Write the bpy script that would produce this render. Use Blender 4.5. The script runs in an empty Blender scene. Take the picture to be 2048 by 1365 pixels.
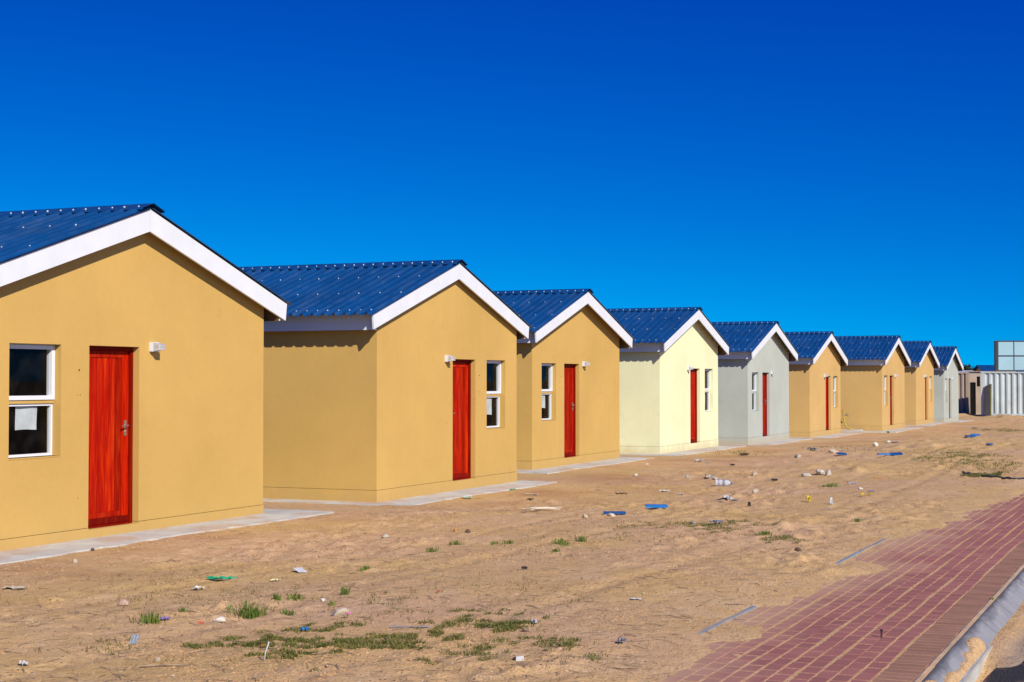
import bpy, bmesh, math, random
import numpy as np
from mathutils import Vector, Matrix

random.seed(7)
SC = bpy.context.scene
COL = SC.collection

# ------------------------------------------------------------------ camera
TH, PIT = 0.410666, 0.025046          # heading from the street line, upward tilt
cam = bpy.data.cameras.new('camera')
cam.sensor_width = 36.0
cam.lens = 54.99
cam.clip_start = 0.1
cam.clip_end = 9000.0
cam_o = bpy.data.objects.new('camera', cam)
COL.objects.link(cam_o)
cam_o.location = (0.0, 0.0, 1.72)
_d = Vector((math.cos(TH) * math.cos(PIT), math.sin(TH) * math.cos(PIT), math.sin(PIT)))
cam_o.rotation_euler = _d.to_track_quat('-Z', 'Y').to_euler()
SC.camera = cam_o

# ------------------------------------------------------------------ sky and sun
SUN_TRAVEL = Vector((1.0, 1.38, -1.10)).normalized()
to_sun = -SUN_TRAVEL
world = bpy.data.worlds.new('World')
SC.world = world
world.use_nodes = True
wn = world.node_tree
wn.nodes.clear()
w_out = wn.nodes.new('ShaderNodeOutputWorld')
w_bg = wn.nodes.new('ShaderNodeBackground')
sky = wn.nodes.new('ShaderNodeTexSky')
sky.sky_type = 'NISHITA'
sky.sun_disc = False
sky.sun_elevation = math.asin(to_sun.z)
sky.sun_rotation = math.atan2(to_sun.x, to_sun.y)
sky.altitude = 0.0
sky.air_density = 1.0
sky.dust_density = 0.0
sky.ozone_density = 4.0
w_tc = wn.nodes.new('ShaderNodeTexCoord')
w_mp = wn.nodes.new('ShaderNodeMapping')           # dry, clear air: the pale horizon band is compressed
w_mp.inputs['Location'].default_value = (0, 0, 0.2)
w_mp.inputs['Scale'].default_value = (1, 1, 1.3)
w_hs = wn.nodes.new('ShaderNodeHueSaturation')
w_hs.inputs['Saturation'].default_value = 1.8
w_se = wn.nodes.new('ShaderNodeSeparateColor')
w_co = wn.nodes.new('ShaderNodeCombineColor')
w_pw = wn.nodes.new('ShaderNodeMath'); w_pw.operation = 'POWER'; w_pw.inputs[1].default_value = 2.2
w_mu = wn.nodes.new('ShaderNodeMath'); w_mu.operation = 'MULTIPLY'; w_mu.inputs[1].default_value = 0.40
wn.links.new(w_tc.outputs['Generated'], w_mp.inputs[0])
wn.links.new(w_mp.outputs[0], sky.inputs[0])
wn.links.new(sky.outputs[0], w_hs.inputs['Color'])
wn.links.new(w_hs.outputs[0], w_se.inputs[0])
wn.links.new(w_se.outputs[0], w_co.inputs[0])
wn.links.new(w_se.outputs[1], w_pw.inputs[0])
wn.links.new(w_pw.outputs[0], w_mu.inputs[0])
wn.links.new(w_mu.outputs[0], w_co.inputs[1])
wn.links.new(w_se.outputs[2], w_co.inputs[2])
wn.links.new(w_co.outputs[0], w_bg.inputs[0])
w_bg.inputs[1].default_value = 0.136
wn.links.new(w_bg.outputs[0], w_out.inputs[0])

sun = bpy.data.lights.new('sun', 'SUN')
sun.energy = 4.6
sun.angle = math.radians(0.53)
sun.color = (1.0, 0.94, 0.85)
sun_o = bpy.data.objects.new('sun', sun)
COL.objects.link(sun_o)
sun_o.location = (-20, -30, 40)
sun_o.rotation_euler = SUN_TRAVEL.to_track_quat('-Z', 'Y').to_euler()

SC.view_settings.view_transform = 'Standard'
SC.view_settings.look = 'None'
SC.view_settings.gamma = 1.0
SC.view_settings.use_curve_mapping = False
SC.view_settings.exposure = 0.12
SC.render.engine = 'CYCLES'
SC.cycles.max_bounces = 8
SC.cycles.diffuse_bounces = 1
SC.cycles.transparent_max_bounces = 12

# ------------------------------------------------------------------ node helpers
def newmat(name, rough=0.8, spec=0.3, color=None, metallic=0.0):
    m = bpy.data.materials.new(name)
    m.use_nodes = True
    nt = m.node_tree
    b = nt.nodes['Principled BSDF']
    b.inputs['Roughness'].default_value = rough
    b.inputs['Specular IOR Level'].default_value = spec
    b.inputs['Metallic'].default_value = metallic
    if color is not None:
        b.inputs['Base Color'].default_value = (*color, 1)
    return m, nt, b

def pos(nt, local=False, scale=(1, 1, 1)):
    if local:
        s = nt.nodes.new('ShaderNodeTexCoord').outputs['Object']
    else:
        s = nt.nodes.new('ShaderNodeNewGeometry').outputs['Position']
    mp = nt.nodes.new('ShaderNodeMapping')
    mp.inputs['Scale'].default_value = scale
    nt.links.new(s, mp.inputs[0])
    return mp.outputs[0]

def noise(nt, vec, scale, detail=4.0, rough=0.55, dist=0.0):
    n = nt.nodes.new('ShaderNodeTexNoise')
    n.inputs['Scale'].default_value = scale
    n.inputs['Detail'].default_value = detail
    n.inputs['Roughness'].default_value = rough
    n.inputs['Distortion'].default_value = dist
    nt.links.new(vec, n.inputs['Vector'])
    return n.outputs['Fac']

def ramp(nt, fac, stops):
    r = nt.nodes.new('ShaderNodeValToRGB')
    e = r.color_ramp.elements
    while len(e) < len(stops):
        e.new(0.5)
    for k, (p, c) in enumerate(stops):
        e[k].position = p
        e[k].color = (c, c, c, 1) if not isinstance(c, tuple) else (*c, 1)
    nt.links.new(fac, r.inputs[0])
    return r.outputs[0]

def mix(nt, fac, a, b, blend='MIX'):
    n = nt.nodes.new('ShaderNodeMix')
    n.data_type = 'RGBA'
    n.blend_type = blend
    for sock, v in ((0, fac), (6, a), (7, b)):
        if isinstance(v, (int, float)):
            n.inputs[sock].default_value = v
        elif isinstance(v, tuple):
            n.inputs[sock].default_value = (*v, 1)
        else:
            nt.links.new(v, n.inputs[sock])
    return n.outputs[2]

def math_(nt, op, a, b=0.0, clamp=False):
    n = nt.nodes.new('ShaderNodeMath')
    n.operation = op
    n.use_clamp = clamp
    for k, v in enumerate((a, b)):
        if isinstance(v, (int, float)):
            n.inputs[k].default_value = v
        else:
            nt.links.new(v, n.inputs[k])
    return n.outputs[0]

def bump(nt, b, h, strength=0.3, dist=0.02):
    n = nt.nodes.new('ShaderNodeBump')
    n.inputs['Strength'].default_value = strength
    n.inputs['Distance'].default_value = dist
    nt.links.new(h, n.inputs['Height'])
    nt.links.new(n.outputs[0], b.inputs['Normal'])

def setc(nt, b, c):
    nt.links.new(c, b.inputs['Base Color'])

def simple(name, color, rough=0.7, spec=0.3, var=0.18, scale=9.0, metallic=0.0, bm=0.0, bscale=60.0):
    m, nt, b = newmat(name, rough, spec, metallic=metallic)
    p = pos(nt)
    f = noise(nt, p, scale, 5)
    lo = tuple(c * (1 - var) for c in color)
    hi = tuple(min(1, c * (1 + var)) for c in color)
    setc(nt, b, mix(nt, ramp(nt, f, [(0.3, 0.0), (0.7, 1.0)]), lo, hi))
    if bm:
        bump(nt, b, noise(nt, p, bscale, 3), bm, 0.01)
    return m

MAT = {}

def plaster(name, color):
    m, nt, b = newmat(name, 0.9, 0.15)
    p = pos(nt)
    lp = pos(nt, True)
    f1 = noise(nt, p, 0.55, 5, 0.6)
    f2 = noise(nt, pos(nt, False, (2.2, 2.2, 0.35)), 1.0, 4, 0.6)
    f3 = noise(nt, p, 14.0, 4, 0.6)
    dk = tuple(c * 0.90 for c in color)
    lt = tuple(min(1, c * 1.05) for c in color)
    c = mix(nt, ramp(nt, f1, [(0.32, 0.0), (0.68, 1.0)]), dk, lt)
    c = mix(nt, math_(nt, 'MULTIPLY', ramp(nt, f2, [(0.52, 0.0), (0.75, 1.0)]), 0.16), c, tuple(x * 0.86 for x in color))
    c = mix(nt, 0.10, c, ramp(nt, f3, [(0.2, tuple(x * 0.7 for x in color)), (0.8, tuple(min(1, x * 1.2) for x in color))]))
    # sandy splash stains with ragged tops just above the slab, water marks under the sill
    sep = nt.nodes.new('ShaderNodeSeparateXYZ')
    nt.links.new(lp, sep.inputs[0])
    hgt = math_(nt, 'ADD', sep.outputs[2], math_(nt, 'MULTIPLY', noise(nt, p, 2.6, 5, 0.65), 0.55))
    st = ramp(nt, hgt, [(0.10, 1.0), (0.38, 0.0)])
    c = mix(nt, math_(nt, 'MULTIPLY', st, 0.4), c, (0.50, 0.31, 0.13))
    sp = ramp(nt, noise(nt, p, 5.5, 2, 0.5), [(0.70, 0.0), (0.76, 1.0)])
    c = mix(nt, math_(nt, 'MULTIPLY', sp, 0.12), c, tuple(x * 0.6 for x in color))
    vc = nt.nodes.new('ShaderNodeTexVoronoi'); vc.feature = 'DISTANCE_TO_EDGE'; vc.inputs['Scale'].default_value = 0.55
    dn = nt.nodes.new('ShaderNodeVectorMath'); dn.operation = 'ADD'
    nz = nt.nodes.new('ShaderNodeTexNoise'); nz.inputs['Scale'].default_value = 2.2; nz.inputs['Detail'].default_value = 5
    nt.links.new(p, nz.inputs['Vector']); nt.links.new(p, dn.inputs[0]); nt.links.new(nz.outputs['Color'], dn.inputs[1])
    nt.links.new(dn.outputs[0], vc.inputs['Vector'])
    crk = math_(nt, 'MULTIPLY', ramp(nt, vc.outputs['Distance'], [(0.0, 1.0), (0.006, 0.0)]), ramp(nt, noise(nt, p, 0.5, 2), [(0.55, 0.0), (0.65, 0.35)]))
    c = mix(nt, crk, c, tuple(x * 0.45 for x in color))
    roll = noise(nt, pos(nt, False, (3.2, 3.2, 0.25)), 1.6, 3, 0.5)
    c = mix(nt, math_(nt, 'MULTIPLY', ramp(nt, roll, [(0.45, 0.0), (0.6, 1.0)]), 0.03), c, tuple(min(1, x * 1.25) for x in color))
    setc(nt, b, c)
    h = math_(nt, 'ADD', noise(nt, p, 90.0, 3), math_(nt, 'MULTIPLY', noise(nt, p, 5.0, 3), 1.6))
    bump(nt, b, h, 0.22, 0.006)
    return m

MAT['tan'] = plaster('tan_plaster', (0.622, 0.386, 0.110))
MAT['tan_haze'] = plaster('tan_haze_plaster', (0.645, 0.410, 0.148))  # same tan plaster, made paler and pinker: distance haze put into the colour
MAT['cream'] = plaster('cream_plaster', (0.88, 0.84, 0.50))
MAT['grey'] = plaster('grey_green_plaster', (0.48, 0.505, 0.43))

def m_white():
    m, nt, b = newmat('white_paint', 0.55, 0.3)
    p = pos(nt)
    c = mix(nt, ramp(nt, noise(nt, p, 3.0, 5), [(0.35, 0.0), (0.7, 1.0)]), (0.745, 0.755, 0.765), (0.80, 0.81, 0.815))
    d = ramp(nt, noise(nt, pos(nt, False, (8, 8, 2)), 2.0, 5, 0.7), [(0.66, 0.0), (0.8, 1.0)])
    c = mix(nt, math_(nt, 'MULTIPLY', d, 0.2), c, (0.5, 0.44, 0.36))
    setc(nt, b, c)
    bump(nt, b, noise(nt, p, 40, 3), 0.05, 0.004)
    return m
MAT['white'] = m_white()
MAT['upvc'] = simple('window_frame_white', (0.80, 0.81, 0.83), 0.35, 0.4, 0.03)

def m_roof():
    m, nt, b = newmat('blue_roof_sheet', 0.34, 0.35)
    p = pos(nt)
    c = mix(nt, ramp(nt, noise(nt, p, 1.3, 5, 0.6), [(0.3, 0.0), (0.7, 1.0)]), (0.002, 0.044, 0.145), (0.004, 0.066, 0.21))
    dust = ramp(nt, noise(nt, pos(nt, False, (0.6, 3.5, 0.6)), 2.0, 6, 0.7), [(0.48, 0.0), (0.74, 1.0)])
    c = mix(nt, math_(nt, 'MULTIPLY', dust, 0.10), c, (0.25, 0.30, 0.36))
    scuff = ramp(nt, noise(nt, p, 4.5, 8, 0.78, 0.6), [(0.665, 0.0), (0.70, 1.0)])
    gate = ramp(nt, noise(nt, p, 0.9, 2), [(0.52, 0.0), (0.62, 1.0)])
    c = mix(nt, math_(nt, 'MULTIPLY', math_(nt, 'MULTIPLY', scuff, gate), 0.75), c, (0.5, 0.55, 0.6))
    setc(nt, b, c)
    nt.links.new(ramp(nt, noise(nt, p, 6, 4), [(0.3, 0.30), (0.7, 0.55)]), b.inputs['Roughness'])
    bump(nt, b, noise(nt, p, 7, 3), 0.06, 0.01)
    return m
MAT['roof'] = m_roof()
MAT['screw'] = simple('zinc_screw_cap', (0.55, 0.58, 0.60), 0.4, 0.5, 0.1)
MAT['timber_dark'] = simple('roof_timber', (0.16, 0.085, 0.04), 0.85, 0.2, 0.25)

def m_door(name, a, c_, d):
    m, nt, b = newmat(name, 0.55, 0.06)
    oi = nt.nodes.new('ShaderNodeObjectInfo')
    pp = pos(nt, False, (9.0, 9.0, 0.7))
    add = nt.nodes.new('ShaderNodeVectorMath'); add.operation = 'ADD'
    sc_ = nt.nodes.new('ShaderNodeVectorMath'); sc_.operation = 'SCALE'
    cmb = nt.nodes.new('ShaderNodeCombineXYZ')
    for k in range(3):
        nt.links.new(oi.outputs['Random'], cmb.inputs[k])
    nt.links.new(cmb.outputs[0], sc_.inputs[0]); sc_.inputs[3].default_value = 37.0
    nt.links.new(pp, add.inputs[0]); nt.links.new(sc_.outputs[0], add.inputs[1])
    v = add.outputs[0]
    f = noise(nt, v, 1.4, 6, 0.62, 1.2)
    g = noise(nt, v, 6.0, 4, 0.6, 0.5)
    col = ramp(nt, f, [(0.33, a), (0.5, c_), (0.66, d)])
    col = mix(nt, 0.30, col, ramp(nt, g, [(0.3, a), (0.7, d)]))
    shift = nt.nodes.new('ShaderNodeMapRange')
    nt.links.new(oi.outputs['Random'], shift.inputs[0])
    shift.inputs[3].default_value = 0.72; shift.inputs[4].default_value = 1.2
    hv = nt.nodes.new('ShaderNodeHueSaturation')
    nt.links.new(shift.outputs[0], hv.inputs['Value'])
    nt.links.new(col, hv.inputs['Color'])
    setc(nt, b, hv.outputs[0])
    bump(nt, b, g, 0.12, 0.003)
    return m
MAT['door'] = m_door('red_stained_wood', (0.20, 0.0015, 0.0003), (0.42, 0.004, 0.0006), (0.62, 0.040, 0.003))
MAT['door_frame'] = m_door('dark_red_wood', (0.11, 0.002, 0.0005), (0.20, 0.004, 0.001), (0.28, 0.012, 0.002))

def m_glass():
    m = bpy.data.materials.new('window_glass')
    m.use_nodes = True
    nt = m.node_tree
    nt.nodes.clear()
    out = nt.nodes.new('ShaderNodeOutputMaterial')
    tr = nt.nodes.new('ShaderNodeBsdfTransparent'); tr.inputs[0].default_value = (0.90, 0.91, 0.91, 1)
    gl = nt.nodes.new('ShaderNodeBsdfGlossy'); gl.inputs['Roughness'].default_value = 0.02
    gl.inputs[0].default_value = (0.9, 0.9, 0.9, 1)
    fr = nt.nodes.new('ShaderNodeFresnel'); fr.inputs[0].default_value = 1.42
    df = nt.nodes.new('ShaderNodeBsdfDiffuse'); df.inputs[0].default_value = (0.4, 0.37, 0.33, 1)
    g = nt.nodes.new('ShaderNodeNewGeometry')
    ns = nt.nodes.new('ShaderNodeTexNoise'); ns.inputs['Scale'].default_value = 5.0; ns.inputs['Detail'].default_value = 6
    nt.links.new(g.outputs['Position'], ns.inputs['Vector'])
    rp = nt.nodes.new('ShaderNodeMapRange'); rp.inputs[1].default_value = 0.45; rp.inputs[2].default_value = 0.8
    rp.inputs[3].default_value = 0.002; rp.inputs[4].default_value = 0.018
    nt.links.new(ns.outputs['Fac'], rp.inputs[0])
    m1 = nt.nodes.new('ShaderNodeMixShader'); m2 = nt.nodes.new('ShaderNodeMixShader')
    fm = nt.nodes.new('ShaderNodeMath'); fm.operation = 'MULTIPLY'; fm.inputs[1].default_value = 0.35
    inv = nt.nodes.new('ShaderNodeMath'); inv.operation = 'SUBTRACT'; inv.inputs[0].default_value = 1.0
    ff = nt.nodes.new('ShaderNodeMath'); ff.operation = 'MULTIPLY'
    nt.links.new(g.outputs['Backfacing'], inv.inputs[1]); nt.links.new(inv.outputs[0], ff.inputs[0]); nt.links.new(fr.outputs[0], ff.inputs[1])
    nt.links.new(ff.outputs[0], fm.inputs[0]); nt.links.new(fm.outputs[0], m1.inputs[0]); nt.links.new(tr.outputs[0], m1.inputs[1]); nt.links.new(gl.outputs[0], m1.inputs[2])
    nt.links.new(rp.outputs[0], m2.inputs[0]); nt.links.new(m1.outputs[0], m2.inputs[1]); nt.links.new(df.outputs[0], m2.inputs[2])
    nt.links.new(m2.outputs[0], out.inputs[0])
    return m
MAT['glass'] = m_glass()

def m_frost():
    m, nt, b = newmat('clear_lamp_glass', 0.25, 0.5, (0.86, 0.87, 0.9))
    b.inputs['Transmission Weight'].default_value = 0.55
    b.inputs['IOR'].default_value = 1.3
    return m
MAT['lampglass'] = m_frost()
MAT['plastic_white'] = simple('white_plastic', (0.78, 0.78, 0.78), 0.45, 0.4, 0.04)
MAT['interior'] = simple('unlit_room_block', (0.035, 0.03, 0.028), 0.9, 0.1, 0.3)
MAT['groove'] = simple('damp_course', (0.10, 0.06, 0.025), 0.9, 0.1, 0.2)
MAT['brass'] = simple('brushed_handle_metal', (0.42, 0.36, 0.28), 0.35, 0.5, 0.1, metallic=0.7)
MAT['dark_metal'] = simple('dark_metal', (0.03, 0.03, 0.035), 0.45, 0.5, 0.3)
MAT['paper'] = simple('paper_white', (0.74, 0.77, 0.76), 0.8, 0.2, 0.08, 14)

def m_sand():
    m, nt, b = newmat('dry_sand', 0.97, 0.08)
    p = pos(nt)
    f1 = noise(nt, p, 0.28, 6, 0.62, 0.4)
    f2 = noise(nt, p, 1.3, 6, 0.65, 0.3)
    f3 = noise(nt, p, 9.0, 6, 0.7)
    pink = (0.68, 0.425, 0.225)
    gold = (0.68, 0.435, 0.170)
    pale = (0.74, 0.50, 0.28)
    c = mix(nt, ramp(nt, f1, [(0.38, 0.0), (0.62, 1.0)]), pink, gold)
    c = mix(nt, math_(nt, 'MULTIPLY', ramp(nt, f2, [(0.48, 0.0), (0.72, 1.0)]), 0.65), c, pale)
    c = mix(nt, ramp(nt, f3, [(0.32, 0.45), (0.50, 0.0)]), c, (0.36, 0.21, 0.095))
    f4 = noise(nt, p, 34.0, 4, 0.75)
    gt = ramp(nt, noise(nt, p, 0.8, 5, 0.65), [(0.42, 0.12), (0.62, 1.0)])
    c = mix(nt, math_(nt, 'MULTIPLY', ramp(nt, f4, [(0.37, 0.8), (0.46, 0.0)]), gt), c, (0.25, 0.145, 0.065))
    c = mix(nt, ramp(nt, f4, [(0.58, 0.0), (0.70, 0.6)]), c, (0.76, 0.54, 0.33))
    # reddish fill spread along the house aprons
    sep = nt.nodes.new('ShaderNodeSeparateXYZ')
    nt.links.new(p, sep.inputs[0])
    band = math_(nt, 'SUBTRACT', 1.0, math_(nt, 'DIVIDE', math_(nt, 'ABSOLUTE', math_(nt, 'SUBTRACT', sep.outputs[1], 10.2)), 2.6), True)
    red = math_(nt, 'MULTIPLY', band, ramp(nt, noise(nt, p, 0.4, 5, 0.6), [(0.46, 0.0), (0.66, 1.0)]))
    c = mix(nt, math_(nt, 'MULTIPLY', red, 0.65), c, (0.46, 0.225, 0.10))
    # organic crumbs and darker grains
    v = nt.nodes.new('ShaderNodeTexVoronoi')
    v.inputs['Scale'].default_value = 19.0
    nt.links.new(p, v.inputs['Vector'])
    crumbs = ramp(nt, v.outputs['Distance'], [(0.13, 1.0), (0.22, 0.0)])
    gate = ramp(nt, noise(nt, p, 1.1, 5, 0.7), [(0.52, 0.0), (0.66, 1.0)])
    c = mix(nt, math_(nt, 'MULTIPLY', math_(nt, 'MULTIPLY', crumbs, gate), 0.8), c, (0.12, 0.075, 0.035))
    # a faint grey dust over the gutter beside the road
    gut = ramp(nt, math_(nt, 'ADD', sep.outputs[1], math_(nt, 'MULTIPLY', noise(nt, p, 3.0, 4), 0.16)), [(1.22, 1.0), (1.34, 0.0)])
    gg = nt.nodes.new('ShaderNodeMapRange')
    nt.links.new(math_(nt, 'ADD', sep.outputs[1], math_(nt, 'MULTIPLY', noise(nt, p, 3.0, 4), 0.2)), gg.inputs[0])
    gg.inputs[1].default_value = 1.24; gg.inputs[2].default_value = 1.34; gg.inputs[3].default_value = 0.75; gg.inputs[4].default_value = 0.0
    c = mix(nt, gg.outputs[0], c, (0.30, 0.23, 0.18))
    setc(nt, b, c)
    h = math_(nt, 'ADD', math_(nt, 'MULTIPLY', noise(nt, p, 16, 5, 0.7), 0.75), math_(nt, 'MULTIPLY', noise(nt, p, 60, 4, 0.6), 0.5))
    bump(nt, b, h, 0.75, 0.04)
    return m
MAT['sand'] = m_sand()

def m_concrete(name, base, sandy=0.5, dark=0.0):
    m, nt, b = newmat(name, 0.9, 0.2)
    p = pos(nt)
    c = mix(nt, ramp(nt, noise(nt, p, 2.5, 6, 0.65), [(0.3, 0.0), (0.7, 1.0)]), tuple(x * 0.78 for x in base), tuple(min(1, x * 1.1) for x in base))
    s = ramp(nt, noise(nt, p, 1.1, 6, 0.68, 0.5), [(0.50, 0.0), (0.60, 1.0)])
    c = mix(nt, math_(nt, 'MULTIPLY', s, sandy), c, (0.56, 0.34, 0.18))
    if dark:
        d = ramp(nt, noise(nt, p, 3.0, 5, 0.7), [(0.5, 0.0), (0.7, 1.0)])
        c = mix(nt, math_(nt, 'MULTIPLY', d, dark), c, tuple(x * 0.3 for x in base))
    setc(nt, b, c)
    bump(nt, b, noise(nt, p, 30, 5, 0.6), 0.3, 0.01)
    return m
MAT['apron'] = m_concrete('apron_concrete', (0.60, 0.58, 0.51), 0.6)
MAT['edging'] = m_concrete('edging_concrete', (0.27, 0.29, 0.31), 0.35)
MAT['mortar'] = m_concrete('mortar_haunch', (0.46, 0.33, 0.22), 0.5, 0.25)
MAT['pale_edge'] = m_concrete('pale_channel_edge', (0.60, 0.58, 0.48), 0.25)

def m_kerb():
    m, nt, b = newmat('kerb_concrete', 0.85, 0.2)
    p = pos(nt)
    c = mix(nt, ramp(nt, noise(nt, p, 4.0, 6, 0.65), [(0.3, 0.0), (0.7, 1.0)]), (0.23, 0.225, 0.235), (0.33, 0.32, 0.32))
    # black scuffing left by tyres along the crown of the kerb
    sep = nt.nodes.new('ShaderNodeSeparateXYZ')
    nt.links.new(p, sep.inputs[0])
    t = math_(nt, 'ADD', sep.outputs[1], math_(nt, 'MULTIPLY', noise(nt, pos(nt, False, (1.5, 6, 6)), 1.6, 4, 0.6), 0.14))
    mr = nt.nodes.new('ShaderNodeMapRange')
    nt.links.new(t, mr.inputs[0])
    mr.inputs[1].default_value = 1.445; mr.inputs[2].default_value = 1.50; mr.inputs[3].default_value = 0.0; mr.inputs[4].default_value = 0.85
    c = mix(nt, mr.outputs[0], c, (0.075, 0.075, 0.085))
    s = ramp(nt, noise(nt, p, 2.0, 5, 0.7), [(0.55, 0.0), (0.7, 1.0)])
    c = mix(nt, math_(nt, 'MULTIPLY', s, 0.35), c, (0.48, 0.33, 0.20))
    setc(nt, b, c)
    bump(nt, b, noise(nt, p, 40, 5, 0.6), 0.35, 0.008)
    return m
MAT['kerb'] = m_kerb()

def m_paver(name, lo, mid, hi, film):
    m, nt, b = newmat(name, 0.88, 0.2)
    p = pos(nt)
    oi = nt.nodes.new('ShaderNodeObjectInfo')
    at = nt.nodes.new('ShaderNodeAttribute'); at.attribute_name = 'tone'
    tone = math_(nt, 'ADD', math_(nt, 'MULTIPLY', noise(nt, p, 3.2, 2, 0.5), 0.75), math_(nt, 'MULTIPLY', oi.outputs['Random'], 0.28))
    tone = math_(nt, 'ADD', tone, math_(nt, 'MULTIPLY', at.outputs['Fac'], 0.28))
    c = ramp(nt, tone, [(0.32, lo), (0.52, mid), (0.74, hi)])
    c = mix(nt, 0.22, c, ramp(nt, noise(nt, p, 60, 4, 0.65), [(0.3, tuple(x * 0.6 for x in mid)), (0.7, tuple(min(1, x * 1.5) for x in mid))]))
    # blown sand film, thicker towards the open ground
    sep = nt.nodes.new('ShaderNodeSeparateXYZ')
    nt.links.new(p, sep.inputs[0])
    yy = math_(nt, 'ADD', sep.outputs[1], math_(nt, 'MULTIPLY', noise(nt, p, 1.0, 6, 0.68, 0.4), 1.9))
    mr = nt.nodes.new('ShaderNodeMapRange')
    nt.links.new(yy, mr.inputs[0])
    mr.inputs[1].default_value = 3.20; mr.inputs[2].default_value = 4.0; mr.inputs[3].default_value = film; mr.inputs[4].default_value = 0.85
    c = mix(nt, mr.outputs[0], c, (0.56, 0.36, 0.21))
    setc(nt, b, c)
    bump(nt, b, noise(nt, p, 70, 4, 0.65), 0.35, 0.004)
    return m
MAT['paver'] = m_paver('red_clay_paver', (0.235, 0.075, 0.072), (0.30, 0.098, 0.090), (0.38, 0.135, 0.115), 0.14)
MAT['border'] = m_paver('brown_clay_paver', (0.24, 0.115, 0.075), (0.30, 0.148, 0.095), (0.36, 0.18, 0.115), 0.10)

def m_asphalt():
    m, nt, b = newmat('asphalt', 0.9, 0.25)
    p = pos(nt)
    v = nt.nodes.new('ShaderNodeTexVoronoi'); v.inputs['Scale'].default_value = 80.0
    nt.links.new(p, v.inputs['Vector'])
    c = ramp(nt, v.outputs['Distance'], [(0.1, (0.10, 0.09, 0.085)), (0.45, (0.028, 0.026, 0.027))])
    s = ramp(nt, noise(nt, p, 2.2, 6, 0.7), [(0.48, 0.0), (0.66, 1.0)])
    c = mix(nt, math_(nt, 'MULTIPLY', s, 0.45), c, (0.40, 0.27, 0.17))
    setc(nt, b, c)
    bump(nt, b, v.outputs['Distance'], 0.8, 0.008)
    return m
MAT['asphalt'] = m_asphalt()

# ------------------------------------------------------------------ mesh helpers
class MB:
    def __init__(self):
        self.v, self.f = [], []

    def add(self, verts, faces):
        o = len(self.v)
        self.v += [tuple(p) for p in verts]
        self.f += [tuple(i + o for i in f) for f in faces]
        return self

    def box(self, x0, x1, y0, y1, z0, z1):
        return self.add([(x0, y0, z0), (x1, y0, z0), (x1, y1, z0), (x0, y1, z0), (x0, y0, z1), (x1, y0, z1), (x1, y1, z1), (x0, y1, z1)],
                        [(0, 3, 2, 1), (4, 5, 6, 7), (0, 1, 5, 4), (1, 2, 6, 5), (2, 3, 7, 6), (3, 0, 4, 7)])

    def prism_y(self, poly, y0, y1):
        """polygon of (x, z), counter-clockwise seen from -Y, swept from y0 to y1"""
        n = len(poly)
        vs = [(x, y0, z) for x, z in poly] + [(x, y1, z) for x, z in poly]
        fs = [tuple(range(n)), tuple(range(2 * n - 1, n - 1, -1))]
        fs += [(i, i + n, (i + 1) % n + n, (i + 1) % n) for i in range(n)]
        return self.add(vs, fs)

    def tube(self, pts, r, seg=8, caps=True):
        pts = [Vector(p) for p in pts]
        rs = r if isinstance(r, (list, tuple)) else [r] * len(pts)
        rings = []
        for i, p in enumerate(pts):
            t = (pts[min(i + 1, len(pts) - 1)] - pts[max(i - 1, 0)]).normalized()
            a = t.cross(Vector((0, 0, 1)))
            if a.length < 1e-3:
                a = t.cross(Vector((1, 0, 0)))
            a.normalize()
            b = t.cross(a).normalized()
            rings.append([p + (a * math.cos(k * 2 * math.pi / seg) + b * math.sin(k * 2 * math.pi / seg)) * rs[i] for k in range(seg)])
        vs = [q for ring in rings for q in ring]
        fs = []
        for i in range(len(pts) - 1):
            for k in range(seg):
                fs.append((i * seg + k, i * seg + (k + 1) % seg, (i + 1) * seg + (k + 1) % seg, (i + 1) * seg + k))
        if caps:
            fs.append(tuple(range(seg - 1, -1, -1)))
            fs.append(tuple((len(pts) - 1) * seg + k for k in range(seg)))
        return self.add(vs, fs)

    def mesh(self, name):
        me = bpy.data.meshes.new(name)
        me.from_pydata(self.v, [], self.f)
        me.update()
        bm = bmesh.new(); bm.from_mesh(me)
        bmesh.ops.recalc_face_normals(bm, faces=bm.faces)
        bm.to_mesh(me); bm.free()
        return me

    def build(self, name, mat, parent=None, smooth=False, loc=None):
        return link(name, self.mesh(name), mat, parent, smooth, loc)

def link(name, me, mat, parent=None, smooth=False, loc=None):
    o = bpy.data.objects.new(name, me)
    if not me.materials:
        me.materials.append(MAT[mat] if isinstance(mat, str) else mat)
    if smooth:
        me.polygons.foreach_set('use_smooth', [True] * len(me.polygons))
    COL.objects.link(o)
    if parent is not None:
        o.parent = parent
    if loc is not None:
        o.location = loc
    return o

def empty(name, loc, rz=0.0):
    o = bpy.data.objects.new(name, None)
    o.empty_display_size = 0.2
    COL.objects.link(o)
    o.location = loc
    o.rotation_euler = (0, 0, rz)
    return o

def tag(o, label=None, cat=None, group=None, kind=None):
    if label: o['label'] = label
    if cat: o['category'] = cat
    if group: o['group'] = group
    if kind: o['kind'] = kind
    return o

# ------------------------------------------------------------------ terrain height
def _hash(ix, iy, seed):
    h = (ix * 374761393 + iy * 668265263 + seed * 1442695041).astype(np.int64)
    h = (h ^ (h >> 13)) * 1274126177
    h = h & 0x7fffffff
    h = (h ^ (h >> 16)) & 0xffff
    return h / 65535.0

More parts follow.
